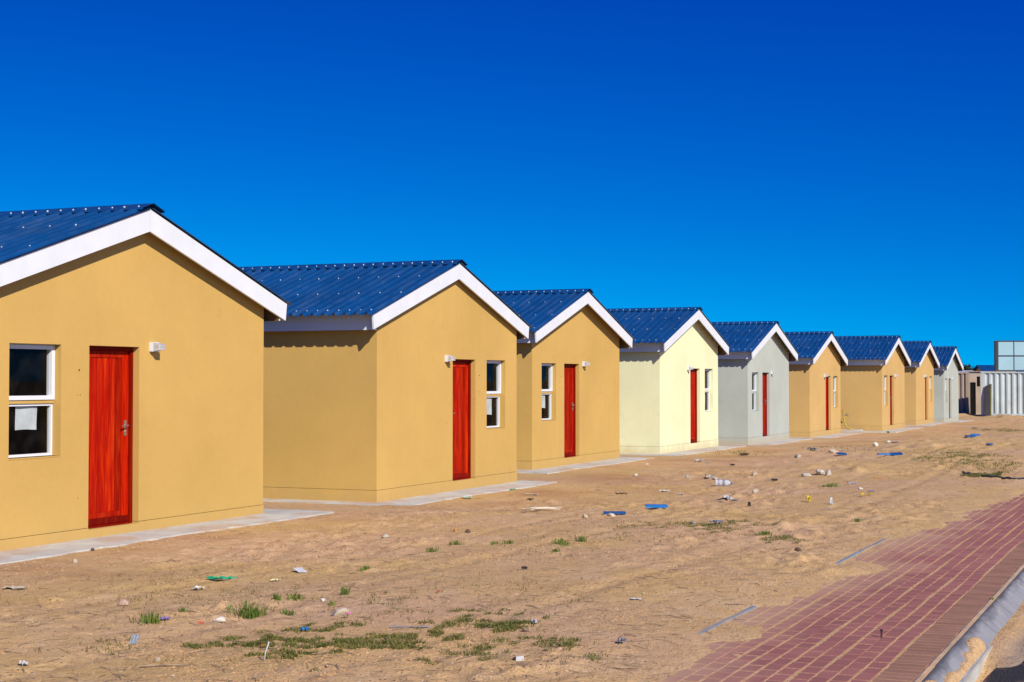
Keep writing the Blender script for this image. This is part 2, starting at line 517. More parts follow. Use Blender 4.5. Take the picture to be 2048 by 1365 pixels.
def vnoise(x, y, seed=0):
    ix = np.floor(x).astype(np.int64); iy = np.floor(y).astype(np.int64)
    fx = x - ix; fy = y - iy
    fx = fx * fx * (3 - 2 * fx); fy = fy * fy * (3 - 2 * fy)
    a = _hash(ix, iy, seed); b = _hash(ix + 1, iy, seed); c = _hash(ix, iy + 1, seed); d = _hash(ix + 1, iy + 1, seed)
    return (a * (1 - fx) + b * fx) * (1 - fy) + (c * (1 - fx) + d * fx) * fy - 0.5

def fbm(x, y, seed=0, octv=4):
    s = 0.0; a = 1.0
    for k in range(octv):
        s = s + a * vnoise(x * 2 ** k + 17.3 * k, y * 2 ** k - 9.1 * k, seed + k)
        a *= 0.5
    return s

def sstep(t):
    t = np.clip(t, 0, 1)
    return t * t * (3 - 2 * t)

# position, gable overhang, threshold height and slab level of every house (x, y, z threshold, slab z, overhang)
HOUSES = [
    (12.475, 11.438, 0.033, -0.062, 0.16),
    (21.303, 11.552, 0.001, -0.160, 0.115),
    (30.202, 12.693, 0.006, -0.152, 0.224),
    (38.895, 12.739, -0.033, -0.200, 0.244),
    (47.825, 12.782, -0.110, -0.297, 0.242),
    (56.588, 12.815, -0.196, -0.368, 0.230),
    (64.263, 11.597, -0.165, -0.342, 0.224),
    (73.365, 11.697, -0.174, -0.346, 0.239),
    (81.724, 11.642, -0.273, -0.434, 0.232),
]
W, D = 5.44, 8.0

_KX, _KZ = [-60, 8], [-0.08, -0.095]
for hx, hy, hz, sz, fo in HOUSES:
    _KX += [hx + 0.2, hx + W + 0.8]; _KZ += [sz - 0.045, sz - 0.05]
_KX += [100, 140]; _KZ += [-0.42, -0.45]
_EX = [5, 8.9, 9.15, 9.59, 9.76, 10.08, 10.27, 10.6, 11.07, 11.6, 12.1, 12.75, 13.3, 13.6, 14.25, 14.4, 14.62, 15.2, 15.5, 16.5, 18, 19, 20.2, 22, 24.4, 28, 36, 60]
_EY = [2.8, 2.8, 2.74, 2.64, 2.80, 2.70, 2.60, 2.74, 3.0, 2.95, 2.83, 2.77, 2.81, 2.67, 2.48, 2.43, 2.58, 2.96, 2.97, 2.95, 2.76, 2.64, 2.62, 2.58, 2.36, 2.2, 1.9, 1.7]
MOUNDS = [(93.0, 10.2, 0.22, 1.1), (96.0, 12.6, 0.15, 1.3), (91.2, 9.4, 0.30, 0.7), (30.5, 5.8, 0.12, 0.9), (24.5, 6.1, 0.06, 1.1),
          (20.6, 7.6, 0.05, 0.8), (33.0, 6.9, 0.10, 1.2), (86.0, 8.0, 0.16, 1.5), (78.0, 7.0, 0.15, 2.2), (52.0, 7.6, 0.12, 2.0), (45.0, 6.4, 0.13, 1.6)]

def zpave(X):
    return -0.004 * np.maximum(0.0, X - 17.0)

def zkerb(Y):
    return np.interp(Y, [1.29, 1.295, 1.34, 1.40, 1.42, 1.45], [-0.105, -0.105, -0.068, -0.016, -0.004, -0.002])

def ground_z(X, Y):
    X = np.asarray(X, float); Y = np.asarray(Y, float)
    zp = zpave(np.clip(X, -1e9, 100))
    zb = np.interp(X, _KX, _KZ)
    t = sstep((Y - 3.2) / 6.5)
    s = Y - np.interp(X, _EX, _EY) + 0.22 * fbm(X / 0.32, Y / 0.2, 5, 4) + 0.08 * fbm(X / 0.09, Y / 0.07, 8, 2)
    rise = 0.010 * sstep(s / 0.22) + 0.022 * sstep(s / 0.7)
    und = 0.055 * fbm(X / 2.6, Y / 2.0, 11, 3) + 0.014 * fbm(X / 0.62, Y / 0.5, 21, 3)
    rough = sstep((fbm(X / 3.0, Y / 1.6, 31, 3) + 0.28) * 2.0)                 # churned patches
    cl = fbm(X / 0.22, Y / 0.2, 41, 3)
    und = und + 0.036 * rough * cl + 0.06 * rough * np.maximum(0, cl - 0.2) + (0.009 + 0.024 * rough) * fbm(X / 0.13, Y / 0.13, 43, 2)
    und = und - 0.030 * np.maximum(0, vnoise(X / 0.42, Y / 0.30, 47) - 0.30) * 4 * sstep((fbm(X / 4.0, Y / 3.0, 49, 2) + 0.25) * 2)     # footprints and dents
    # tyre ruts
    for yc, ph in ((6.1, 0.0), (7.7, 0.4), (4.5, 1.3)):
        dy = Y - (yc + 0.35 * np.sin(X * 0.16 + ph))
        und = und - (0.010 + 0.012 * sstep(vnoise(X / 3.0, Y * 0 + yc, 97) + 0.5)) * np.exp(-(dy / 0.10) ** 2) * (0.7 + 0.3 * np.sin(X * 42)) + 0.006 * np.exp(-((np.abs(dy) - 0.2) / 0.08) ** 2)
    near_slab = sstep((Y - 9.2) / 1.2)
    z = zp * (1 - t) + zb * t - 0.0014 + rise + und * sstep(s / 0.9) * (1 - 0.85 * near_slab)
    for mx, my, mh, mr in MOUNDS:
        q = np.exp(-((X - mx) ** 2 + (Y - my) ** 2) / (mr * mr))
        z = z + mh * q * (0.7 + 0.9 * fbm(X / 0.35, Y / 0.35, 51, 3))
    # under the houses the ground stays below the slabs
    for hx, hy, hz, sz, fo in HOUSES:
        ins = (X > hx - 0.7) & (X < hx + W + 0.7) & (Y > hy - 0.35) & (Y < hy + D + 0.5)
        z = np.where(ins, np.minimum(z, sz - 0.06), z)
    # kerb, gutter and the drift of sand over the kerb
    gz = zp - 0.135 + 0.034 * sstep((X - 10.8) / 0.5) * sstep((Y - 1.12) / 0.12) + 0.012 * fbm(X / 0.5, Y / 0.2, 61, 3) - 0.05 * sstep((10.9 - X) / 0.5) * sstep((1.30 - Y) / 0.03) \
        - 0.035 * sstep((1.20 - Y) / 0.25 + 0.45 * fbm(X / 0.5, Y / 0.2, 71, 3))
    cov = 1.395 + 0.07 * fbm(X / 0.35, X * 0.0, 81, 3) - Y
    drift = np.where((Y > 1.297) & (Y < 1.46), zp + zkerb(Y) + np.clip(np.minimum(cov, (Y - 1.310) * 2.0) * 0.9, -0.05, 0.03) - 0.07 * sstep((X - 11.0) / 0.35), gz)
    z = np.where(Y < 1.297, gz, np.where(Y < 1.455, np.maximum(drift, gz), z))
    far = sstep((np.hypot(X, Y) - 150) / 600)
    return z * (1 - far) + far * (-0.6)

def gz1(x, y):
    return float(ground_z(np.array([x]), np.array([y]))[0])

def make_ground():
    a0 = math.degrees(TH)
    fine = np.arange(-22.5, 22.5001, 0.085)
    left = fine[-1] + np.cumsum(np.geomspace(0.2, 14, 26))
    left = left[left < 180]
    right = fine[0] - np.cumsum(np.geomspace(0.2, 14, 26))
    right = right[right > -180]
    ang = np.radians(np.concatenate([right[::-1], fine, left]) + a0)
    rad = [0.4, 0.8, 1.4, 2.2, 3.2, 4.2, 5.2, 6.0, 6.6, 7.1]
    r = 7.4
    while r < 112:
        rad.append(r); r *= 1.0037
    while r < 4200:
        rad.append(r); r *= 1.14
    rad = np.array(rad)
    R, A = np.meshgrid(rad, ang, indexing='ij')
    X = R * np.cos(A); Y = R * np.sin(A)
    Z = ground_z(X, Y)
    nr, na = R.shape
    co = np.stack([X, Y, Z], -1).reshape(-1, 3)
    co = np.concatenate([co, [[0, 0, -0.2]]])
    i = np.arange(nr - 1)[:, None]; j = np.arange(na)[None, :]
    jn = (j + 1) % na
    q = np.stack([i * na + j, (i + 1) * na + j, (i + 1) * na + jn, i * na + jn], -1).reshape(-1, 4)
    jj = np.arange(na)
    tri = np.stack([np.full(na, nr * na), jj, (jj + 1) % na], -1)
    me = bpy.data.meshes.new('ground')
    me.vertices.add(len(co)); me.vertices.foreach_set('co', co.ravel())
    loops = np.concatenate([q.ravel(), tri.ravel()])
    me.loops.add(len(loops)); me.loops.foreach_set('vertex_index', loops.astype(np.int32))
    ls = np.concatenate([np.arange(len(q)) * 4, len(q) * 4 + np.arange(na) * 3])
    me.polygons.add(len(ls)); me.polygons.foreach_set('loop_start', ls.astype(np.int32))
    me.polygons.foreach_set('use_smooth', np.ones(len(ls), bool))
    me.update(calc_edges=True); me.validate()
    o = link('ground', me, 'sand')
    tag(o, kind='structure')
    return o
make_ground()

# ------------------------------------------------------------------ road
def make_road():
    mb = MB()
    xs = list(range(-60, 161, 4)); ys = [1.2, 0.6, 0, -1.5, -3, -4.5, -6]
    for x in xs:
        for y in ys:
            mb.v.append((x, y, float(zpave(np.array(float(min(x, 100))))) - 0.157 + 0.02 * (1 - ((y + 2.4) / 3.6) ** 2)))
    n = len(ys)
    for i in range(len(xs) - 1):
        for j in range(n - 1):
            mb.f.append((i * n + j, i * n + j + 1, (i + 1) * n + j + 1, (i + 1) * n + j))
    tag(mb.build('road', 'asphalt', None, True), kind='structure')
make_road()

# ------------------------------------------------------------------ pavement: pavers, border, haunch, kerb
def slab_mesh(name, lx, ly, h, bev, mat):
    """a paver with a chamfered top, its top face at z = 0, footprint centred"""
    a, b = lx / 2, ly / 2
    mb = MB()
    mb.add([(-a, -b, -h), (a, -b, -h), (a, b, -h), (-a, b, -h), (-a, -b, -bev), (a, -b, -bev), (a, b, -bev), (-a, b, -bev),
            (-a + bev, -b + bev, 0), (a - bev, -b + bev, 0), (a - bev, b - bev, 0), (-a + bev, b - bev, 0)],
           [(0, 1, 5, 4), (1, 2, 6, 5), (2, 3, 7, 6), (3, 0, 4, 7), (4, 5, 9, 8), (5, 6, 10, 9), (6, 7, 11, 10), (7, 4, 8, 11), (8, 9, 10, 11)])
    me = mb.mesh(name); me.materials.append(MAT[mat])
    return me

def in_frame(x, y, z=0.0, m=30):
    d = x * math.cos(TH) + y * math.sin(TH); r = x * math.sin(TH) - y * math.cos(TH)
    zc = d * math.cos(PIT) + (z - 1.72) * math.sin(PIT); yc = -d * math.sin(PIT) + (z - 1.72) * math.cos(PIT)
    if zc < 0.5: return False
    px = 1024 + 3128 * r / zc; py = 682 - 3128 * yc / zc
    return -m < px < 2048 + m and -m < py < 1365 + m

def make_pavement():
    rng = random.Random(3)
    root = empty('pavement', (12.0, 2.2, 0.0))
    tag(root, kind='structure')
    red_me = slab_mesh('paver', 0.1985, 0.0968, 0.05, 0.0022, 'paver')
    bor_me = slab_mesh('border_paver', 0.1005, 0.210, 0.05, 0.002, 'border')
    red, bor = [], []
    pitch_y, y0 = 0.1118, 1.703
    for row in range(12):
        yc = y0 + pitch_y * (row + 0.5)
        x = 5.0 + (row % 2) * 0.105 + rng.uniform(-0.02, 0.02)
        wob = rng.uniform(0, 6)
        while x < 40:
            yy = yc + 0.006 * math.sin(x * 1.1 + wob) + 0.004 * math.sin(x * 3.1 + wob * 2) + rng.uniform(-0.0022, 0.0022)
            red.append((x, yy, rng.uniform(0.0002, 0.0022), rng.uniform(-0.012, 0.012)))
            x += 0.2085 + rng.uniform(-0.003, 0.004)
    x = 5.0
    while x < 40:
        bor.append((x, 1.590 + rng.uniform(-0.003, 0.003), rng.uniform(0.0002, 0.0020), rng.uniform(-0.012, 0.012)))
        x += 0.1095 + rng.uniform(-0.001, 0.003)
    def place(items, me, name, rest_mat):
        def key(it):
            x, y, z, r = it
            return (not in_frame(x, y) or buried[it], math.hypot(x, y))
        ax = np.array([it[0] for it in items]); ay = np.array([it[1] for it in items])
        bz = ground_z(ax, ay) > zpave(ax) + 0.004
        buried = dict(zip(items, bz.tolist()))
        items = sorted(items, key=key)
        for (x, y, z, r) in items[:300]:
            o = bpy.data.objects.new(name, me)
            COL.objects.link(o); o.parent = root
            o.location = (x - 12.0, y - 2.2, z + float(zpave(np.array(x))))
            o.rotation_euler = (rng.uniform(-0.007, 0.007), rng.uniform(-0.004, 0.004), r)
            o.scale = (rng.uniform(0.92, 1.0), rng.uniform(0.97, 1.01), 1.0) if name == 'paver' else (rng.uniform(0.93, 1.02), 1.0, 1.0)
        rest = items[300:]
        if rest:
            mv = [v.co.copy() for v in me.vertices]; mf = [tuple(p.vertices) for p in me.polygons]
            mb = MB(); tone = []
            for (x, y, z, r) in rest:
                M = Matrix.Translation((x - 12.0, y - 2.2, z + float(zpave(np.array(x))))) @ Matrix.Rotation(r, 4, 'Z') @ Matrix.Diagonal((rng.uniform(0.92, 1.0), 1.0, 1.0, 1.0))
                mb.add([M @ v for v in mv], mf)
                tone += [rng.uniform(-0.5, 0.5)] * len(mf)
            o = mb.build('more_' + name + 's', rest_mat, root)
            at = o.data.attributes.new('tone', 'FLOAT', 'FACE')
            at.data.foreach_set('value', tone)
            tag(o, kind='stuff')
    place(red, red_me, 'paver', 'paver')
    place(bor, bor_me, 'border_paver', 'border')
    # mortar haunch between the border course and the kerb
    mb = MB(); n = 0
    xs = np.arange(5, 45, 0.12)
    for x in xs:
        z = float(zpave(np.array(x)))
        j = 0.006 * math.sin(x * 9) + rng.uniform(-0.004, 0.004)
        mb.v += [(x - 12, 1.484 + j * 0.6 - 2.2, z + 0.001), (x - 12, 1.468 - 2.2, z + 0.008 + rng.uniform(-0.003, 0.003)), (x - 12, 1.449 - 2.2, z + 0.003), (x - 12, 1.447 - 2.2, z - 0.08), (x - 12, 1.49 - 2.2, z - 0.08)]
    for i in range(len(xs) - 1):
        for k in range(4):
            mb.f.append((i * 5 + k, i * 5 + k + 1, (i + 1) * 5 + k + 1, (i + 1) * 5 + k))
    mb.build('mortar_haunch', 'mortar', root)
    # concrete edging stones that surface through the sand along the far edge
    for (xa, xb) in ((10.20, 11.00), (11.02, 11.62), (14.62, 15.60), (15.63, 16.35), (16.38, 17.10)):
        xm = (xa + xb) / 2
        g = max(gz1(x_, y_) for x_ in (xa, xm, xb) for y_ in (3.03, 3.07, 3.10))
        mb = MB().prism_y([(-(xb - xa) / 2, -0.2), ((xb - xa) / 2, -0.2), ((xb - xa) / 2, 0.0), ((xb - xa) / 2 - 0.006, 0.006), (-(xb - xa) / 2 + 0.006, 0.006), (-(xb - xa) / 2, 0.0)], -0.018, 0.018)
        o = mb.build('edging_stone', 'edging', root, loc=(xm - 12, 3.065 - 2.2, g - 0.003))
        o.rotation_euler = (rng.uniform(-0.05, 0.05), rng.uniform(-0.008, 0.008), rng.uniform(-0.012, 0.012))
make_pavement()

def make_kerb():
    rng = random.Random(5)
    root = empty('kerb', (12.0, 1.37, 0.0))
    tag(root, kind='structure')
    prof = [(1.447, -0.30), (1.447, -0.006), (1.438, -0.001), (1.424, -0.003), (1.412, -0.008), (1.400, -0.017), (1.340, -0.068), (1.300, -0.102), (1.296, -0.110), (1.296, -0.30)]
    L = 0.985
    mb = MB(); n = len(prof)
    for x in (-L / 2, L / 2):
        mb.v += [(x, y - 1.37, z) for y, z in prof]
    mb.f += [tuple(range(n)), tuple(range(2 * n - 1, n - 1, -1))] + [(i, i + n, (i + 1) % n + n, (i + 1) % n) for i in range(n)]
    me = mb.mesh('kerb_stone'); me.materials.append(MAT['kerb'])
    toe = MB().box(-L / 2, L / 2, -0.092, -0.0745, -0.30, -0.106).mesh('channel_edge'); toe.materials.append(MAT['pale_edge'])
    x = 4.25
    while x < 44:
        z = float(zpave(np.array(x)))
        o = bpy.data.objects.new('kerb_stone', me); COL.objects.link(o); o.parent = root
        o.location = (x - 12, rng.uniform(-0.003, 0.003), z + rng.uniform(-0.003, 0.001)); o.rotation_euler = (rng.uniform(-0.01, 0.01), 0, rng.uniform(-0.003, 0.003))
        if x < 14:
            e = bpy.data.objects.new('channel_edge', toe); COL.objects.link(e); e.parent = root
            e.location = (x - 12, rng.uniform(-0.002, 0.002), z)
        x += 0.997
make_kerb()

# ------------------------------------------------------------------ houses
ZAP, ZAB, ZET, ZEB, EO = 3.705, 3.443, 2.719, 2.495, 0.329
SL = (ZAP - ZET) / (W / 2 + EO)
DX0, DX1, WX0, WX1 = 1.825, 2.741, 0.523, 1.346
WZ0, WZ1, DH = 0.857, 2.086, 2.080

def zroof(x):
    return ZAP + 0.022 - SL * abs(x - W / 2)

def build_house(i, label, wallmat):
    hx, hy, hz, sz, fo = HOUSES[i]
    rng = random.Random(100 + i)
    mir = i % 2 == 1
    root = empty('house', (hx, hy, hz))
    tag(root, label, 'house', 'small gabled houses in the row')
    def mx(a, b):
        return (a, b) if not mir else (W - b, W - a)
    d0, d1 = mx(DX0, DX1); w0, w1 = mx(WX0, WX1)
    zg = 0.0235
    REV = 0.20
    zw = zroof(0) - 0.03; za = zroof(W / 2) - 0.03
    # walls with real openings
    mb = MB()
    cols = sorted([0, w0, w1, d0, d1, W])
    def quad(x0, x1, z0, z1, y, flip=False):
        f = (0, 1, 2, 3) if not flip else (3, 2, 1, 0)
        mb.add([(x0, y, z0), (x1, y, z0), (x1, y, z1), (x0, y, z1)], [f])
    for y in (0.0, REV):
        for a, b in zip(cols[:-1], cols[1:]):
            if (a, b) != (d0, d1):
                quad(a, b, zg, WZ0, y)
                if (a, b) != (w0, w1):
                    quad(a, b, WZ0, DH, y)
        top = [(x, y, DH) for x in cols] + [(W, y, zw), (W / 2, y, za), (0, y, zw)]
        mb.add(top, [tuple(range(len(top)))])
    def reveal(x0, x1, z0, z1, bottom):
        mb.add([(x0, 0, z0), (x0, REV, z0), (x0, REV, z1), (x0, 0, z1)], [(0, 1, 2, 3)])
        mb.add([(x1, 0, z0), (x1, REV, z0), (x1, REV, z1), (x1, 0, z1)], [(0, 1, 2, 3)])
        mb.add([(x0, 0, z1), (x1, 0, z1), (x1, REV, z1), (x0, REV, z1)], [(0, 1, 2, 3)])
        if bottom:
            mb.add([(x0, -0.004, z0 - 0.012), (x1, -0.004, z0 - 0.012), (x1, REV, z0), (x0, REV, z0)], [(0, 1, 2, 3)])
    reveal(d0, d1, zg, DH, False)
    reveal(w0, w1, WZ0, DH, True)
    mb.add([(0, 0, zg), (0, D, zg), (0, D, zw), (0, 0, zw)], [(0, 1, 2, 3)])
    mb.add([(W, 0, zg), (W, D, zg), (W, D, zw), (W, 0, zw)], [(0, 1, 2, 3)])
    mb.add([(0, D, zg), (W, D, zg), (W, D, zw), (W / 2, D, za), (0, D, zw)], [(0, 1, 2, 3, 4)])
    wall = mb.build('wall', wallmat, root)
    # plinth below a fine shadow gap
    pb = MB()
    zb = sz - hz - 0.06
    for x0, x1 in ((-0.006, d0), (d1, W + 0.006)):
        pb.box(x0, x1, -0.006, 0.12, zb, 0.018)
    pb.box(d0, d1, -0.006, 0.12, zb, 0.0)
    pb.box(-0.006, 0.12, 0.12, D + 0.006, zb, 0.018)
    pb.box(W - 0.12, W + 0.006, 0.12, D + 0.006, zb, 0.018)
    pb.build('plinth', wallmat, root)
    gb = MB()
    for x0, x1 in ((0.006, d0 - 0.002), (d1 + 0.002, W - 0.006)):
        gb.box(x0, x1, 0.006, 0.10, 0.010, 0.040)
    gb.box(0.006, 0.10, 0.10, D - 0.01, 0.010, 0.040)
    gb.box(W - 0.10, W - 0.006, 0.10, D - 0.01, 0.010, 0.040)
    gb.build('damp_course', 'groove', root)
    # room behind the glass
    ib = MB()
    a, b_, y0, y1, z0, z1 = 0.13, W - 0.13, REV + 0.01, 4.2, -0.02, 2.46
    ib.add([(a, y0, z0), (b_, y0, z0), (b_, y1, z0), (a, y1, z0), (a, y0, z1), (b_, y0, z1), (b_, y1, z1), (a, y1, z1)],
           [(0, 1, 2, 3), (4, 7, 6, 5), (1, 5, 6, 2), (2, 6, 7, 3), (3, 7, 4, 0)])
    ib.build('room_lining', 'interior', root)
    # concrete apron with a ragged edge
    ab = MB(); pts = []
    x0, x1, y0, y1 = -0.95, W + (0.66, 0.24, 0.50, 0.42, 0.45, 0.45, 0.45, 0.45, 0.40)[i], -0.72, D + 0.6
    def run(p, q, n):
        for k in range(n):
            t = k / n
            x = p[0] + (q[0] - p[0]) * t; y = p[1] + (q[1] - p[1]) * t
            j = rng.uniform(-0.035, 0.035) + 0.04 * math.sin(t * 9 + i)
            nx, ny = (q[1] - p[1]), -(q[0] - p[0]); l = math.hypot(nx, ny)
            pts.append((x + nx / l * j, y + ny / l * j))
    run((x0, y0), (x1, y0), 34); run((x1, y0), (x1, y1), 20); run((x1, y1), (x0, y1), 8); run((x0, y1), (x0, y0), 30)
    n = len(pts); zt = sz - hz
    ab.v += [(x, y, zt) for x, y in pts] + [(x + rng.uniform(-.01, .01), y + rng.uniform(-.01, .01), zt - 0.14) for x, y in pts]
    ab.f += [tuple(range(n))] + [(k, (k + 1) % n, (k + 1) % n + n, k + n) for k in range(n)]
    ab.build('apron_slab', 'apron', root)
    # barge boards, each board mitred at the apex
    for yy in (-fo, D + 0.10):
        MB().prism_y([(-EO, ZET), (-EO + 0.03, ZEB), (W / 2 - 0.0015, ZAB), (W / 2 - 0.0015, ZAP)], yy, yy + 0.028).build('barge_board', 'white', root)
        MB().prism_y([(W + EO, ZET), (W / 2 + 0.0015, ZAP), (W / 2 + 0.0015, ZAB), (W + EO - 0.03, ZEB)], yy, yy + 0.028).build('barge_board', 'white', root)
    # eave fascias
    fy0, fy1 = -fo + 0.03, D + 0.10
    MB().box(-0.205, -0.183, fy0, fy1, 2.49, zroof(-0.2) - 0.02).build('fascia', 'white', root)
    MB().box(W + 0.183, W + 0.205, fy0, fy1, 2.49, zroof(-0.2) - 0.02).build('fascia', 'white', root)
    for xb_ in (-0.182, W + 0.150):  # thin brown board added behind each fascia for its unpainted back
        MB().box(xb_, xb_ + 0.032, fy0 + 0.002, fy1, 2.486, zroof(-0.2) - 0.03).build('fascia_backing', 'timber_dark', root)
    for s in (-1, 1):
        for t in (0.55, 1.35, 2.2, 2.62):
            xc = W / 2 + s * t
            zt_ = zroof(xc) - 0.012
            MB().box(xc - 0.025, xc + 0.025, fy0, 0.02, zt_ - 0.07, zt_).build('purlin_end', 'timber_dark', root)
    # ribbed roof sheeting
    pit, ribh = 0.190, 0.036
    ys, hs = [], []
    ya, yb = -fo - 0.045, D + 0.16
    y = ya + 0.01
    prof = [(0.0, 0.0), (0.057, 0.0), (0.0775, 1.0), (0.1125, 1.0), (0.133, 0.0), (0.165, 0.0), (0.167, 0.10), (0.175, 0.10), (0.177, 0.0)]
    ribs = []
    while y < yb:
        for (o, h) in prof:
            ys.append(y + o); hs.append(h * ribh)
        ribs.append(y + 0.095)
        y += pit
    rb = MB()
    m = len(ys)
    xs = (-0.428, W / 2 - 0.02)
    for side in (0, 1):
        o = len(rb.v)
        for x in xs:
            xx = x if side == 0 else W - x
            rb.v += [(xx + (-hh if side == 0 else hh) * SL * 0.95, yy, zroof(x) + hh) for yy, hh in zip(ys, hs)]
        for k in range(m - 1):
            rb.f.append((o + k, o + k + 1, o + m + k + 1, o + m + k))
    roof = rb.build('roof', 'roof', root)
    cb = MB()
    zr = zroof(W / 2) + ribh + 0.004
    pr = [(-0.215, zr - 0.215 * SL - 0.016), (-0.21, zr - 0.21 * SL + 0.003), (-0.03, zr - 0.03 * SL + 0.006), (0.0, zr + 0.008), (0.03, zr - 0.03 * SL + 0.006), (0.21, zr - 0.21 * SL + 0.003), (0.215, zr - 0.215 * SL - 0.016)]
    nn = 9
    for k in range(nn + 1):
        yy = ya - 0.01 + (yb - ya + 0.0) * k / nn
        cb.v += [(W / 2 + x, yy, z + (0.002 if k % 2 else 0.0)) for x, z in pr]
    for k in range(nn):
        for q in range(6):
            cb.f.append((k * 7 + q, k * 7 + q + 1, (k + 1) * 7 + q + 1, (k + 1) * 7 + q))
    cb.build('ridge_cap', 'roof', roof)
    # screw caps on the ribs
    sb = MB()
    def screw(x, yy, z):
        r, h = 0.0135, 0.013
        vs = [(x + r * math.cos(k * math.pi / 3), yy + r * math.sin(k * math.pi / 3), z - 0.006) for k in range(6)]
        vs += [(x + 0.55 * r * math.cos(k * math.pi / 3), yy + 0.55 * r * math.sin(k * math.pi / 3), z + h) for k in range(6)]
        sb.add(vs, [tuple(range(6, 12))] + [(k, (k + 1) % 6, (k + 1) % 6 + 6, k + 6) for k in range(6)])
    for k, yy in enumerate(ribs):
        for s in (0, 1):
            f = (lambda x: x) if s == 0 else (lambda x: W - x)
            jx = rng.uniform(-0.012, 0.012)
            screw(f(W / 2 - 0.15 + jx), yy, zroof(W / 2 - 0.15) + ribh + 0.010)
            screw(f(-0.28 + jx), yy, zroof(-0.28) + ribh)
            if k % 2 == 0:
                screw(f(W / 2 - 2.02 + jx), yy, zroof(W / 2 - 2.02) + ribh)
            else:
                screw(f(W / 2 - 1.02 + jx), yy, zroof(W / 2 - 1.02) + ribh)
    tag(sb.build('roof_screws', 'screw', roof), kind='stuff')
    # window: fixed light below, opening sash above
    fx0, fx1 = w0 + 0.002, w1 - 0.002
    lz0, lz1 = WZ0 + 0.004, 1.432
    def frame(mb, x0, x1, z0, z1, y0, y1, wl, wr, wt, wb):
        mb.box(x0, x1, y0, y1, z0, z0 + wb); mb.box(x0, x1, y0, y1, z1 - wt, z1)
        mb.box(x0, x0 + wl, y0, y1, z0 + wb, z1 - wt); mb.box(x1 - wr, x1, y0, y1, z0 + wb, z1 - wt)
        return mb
    win = frame(MB(), fx0, fx1, lz0, lz1, 0.112, 0.160, 0.028, 0.028, 0.024, 0.028).build('window', 'upvc', root)
    MB().box(fx0, fx1, 0.095, 0.160, 1.434, 1.472).build('transom', wallmat, win)
    frame(MB(), fx0, fx1, 1.474, 2.068, 0.082, 0.152, 0.052, 0.052, 0.044, 0.046).build('sash', 'upvc', win)
    MB().box(fx0, fx1, 0.090, 0.165, 2.0695, 2.0835).build('head_bead', 'upvc', win)
    MB().box(fx0 + 0.028, fx1 - 0.028, 0.138, 0.143, lz0 + 0.028, lz1 - 0.024).build('pane', 'glass', win)
    MB().box(fx0 + 0.052, fx1 - 0.052, 0.122, 0.127, 1.520, 2.024).build('pane', 'glass', win)
    # door frame and boarded door
    fb = MB()
    fb.box(d0 + 0.002, d0 + 0.047, 0.050, 0.145, 0.002, 2.078); fb.box(d1 - 0.047, d1 - 0.002, 0.050, 0.145, 0.002, 2.078)
    fb.box(d0 + 0.047, d1 - 0.047, 0.050, 0.145, 2.030, 2.078)
    fb.box(d0 + 0.047, d1 - 0.047, 0.030, 0.145, 0.002, 0.024)
    fb.build('door_frame', 'door_frame', root, loc=(0, 0.035, 0))
    l0, l1 = d0 + 0.050, d1 - 0.050
    st = 0.118
    door = MB().box(l0, l1, 0.108, 0.132, 0.030, 2.026).build('door', 'door', root, loc=(0, 0.035, 0))
    for x0_, x1_ in ((l0, l0 + st), (l1 - st, l1)):
        MB().box(x0_, x1_, 0.084, 0.108, 0.030, 2.026).build('stile', 'door', door)
    MB().box(l0 + st + 0.001, l1 - st - 0.001, 0.085, 0.108, 1.950, 2.026).build('top_rail', 'door', door)
    MB().box(l0 + st + 0.001, l1 - st - 0.001, 0.085, 0.108, 0.100, 0.160).build('bottom_rail', 'door', door)
    MB().prism_y([(l0, 0.028), (l1, 0.028), (l1, 0.098), (l0, 0.098)], 0.058, 0.0835).build('weather_board', 'door_frame', door)
    npl = 5; pw = (l1 - l0 - 2 * st) / npl
    for k in range(npl):
        xa = l0 + st + k * pw + 0.0025; xb = xa + pw - 0.005
        pl = MB().add([(xa, 0.108, 0.161), (xb, 0.108, 0.161), (xb, 0.108, 1.949), (xa, 0.108, 1.949), (xa + 0.006, 0.094, 0.161), (xb - 0.006, 0.094, 0.161), (xb - 0.006, 0.094, 1.949), (xa + 0.006, 0.094, 1.949)],
                      [(4, 5, 6, 7), (0, 1, 5, 4), (1, 2, 6, 5), (2, 3, 7, 6), (3, 0, 4, 7)])
        pl.build('plank', 'door', door)
    hxc = (l1 - 0.06) if not mir else (l0 + 0.06)
    sgn = -1 if not mir else 1
    hb = MB().box(hxc - 0.02, hxc + 0.02, 0.075, 0.084, 1.035, 1.215)
    hb.tube([(hxc, 0.084, 1.155), (hxc, 0.035, 1.155), (hxc + sgn * 0.02, 0.028, 1.155), (hxc + sgn * 0.115, 0.030, 1.150)], 0.0095, 8)
    hb.tube([(hxc, 0.085, 1.085), (hxc, 0.068, 1.085)], 0.011, 8)
    hb.build('handle', 'brass', door)
    # bulkhead lamp
    a, b_ = mx(2.93, 3.055)
    lamp = MB().box(a, b_, -0.055, -0.001, 2.030, 2.140).build('wall_lamp', 'plastic_white', root)
    lb = MB(); c0, c1 = a + 0.006, b_ - 0.006
    lb.add([(c0, -0.056, 2.036), (c1, -0.056, 2.036), (c1, -0.056, 2.134), (c0, -0.056, 2.134), (c0 + 0.012, -0.150, 2.048), (c1 - 0.012, -0.150, 2.048), (c1 - 0.012, -0.150, 2.122), (c0 + 0.012, -0.150, 2.122)],
           [(0, 3, 2, 1), (4, 5, 6, 7), (0, 1, 5, 4), (1, 2, 6, 5), (2, 3, 7, 6), (3, 0, 4, 7)])
    lb.build('lamp_glass', 'lampglass', lamp)
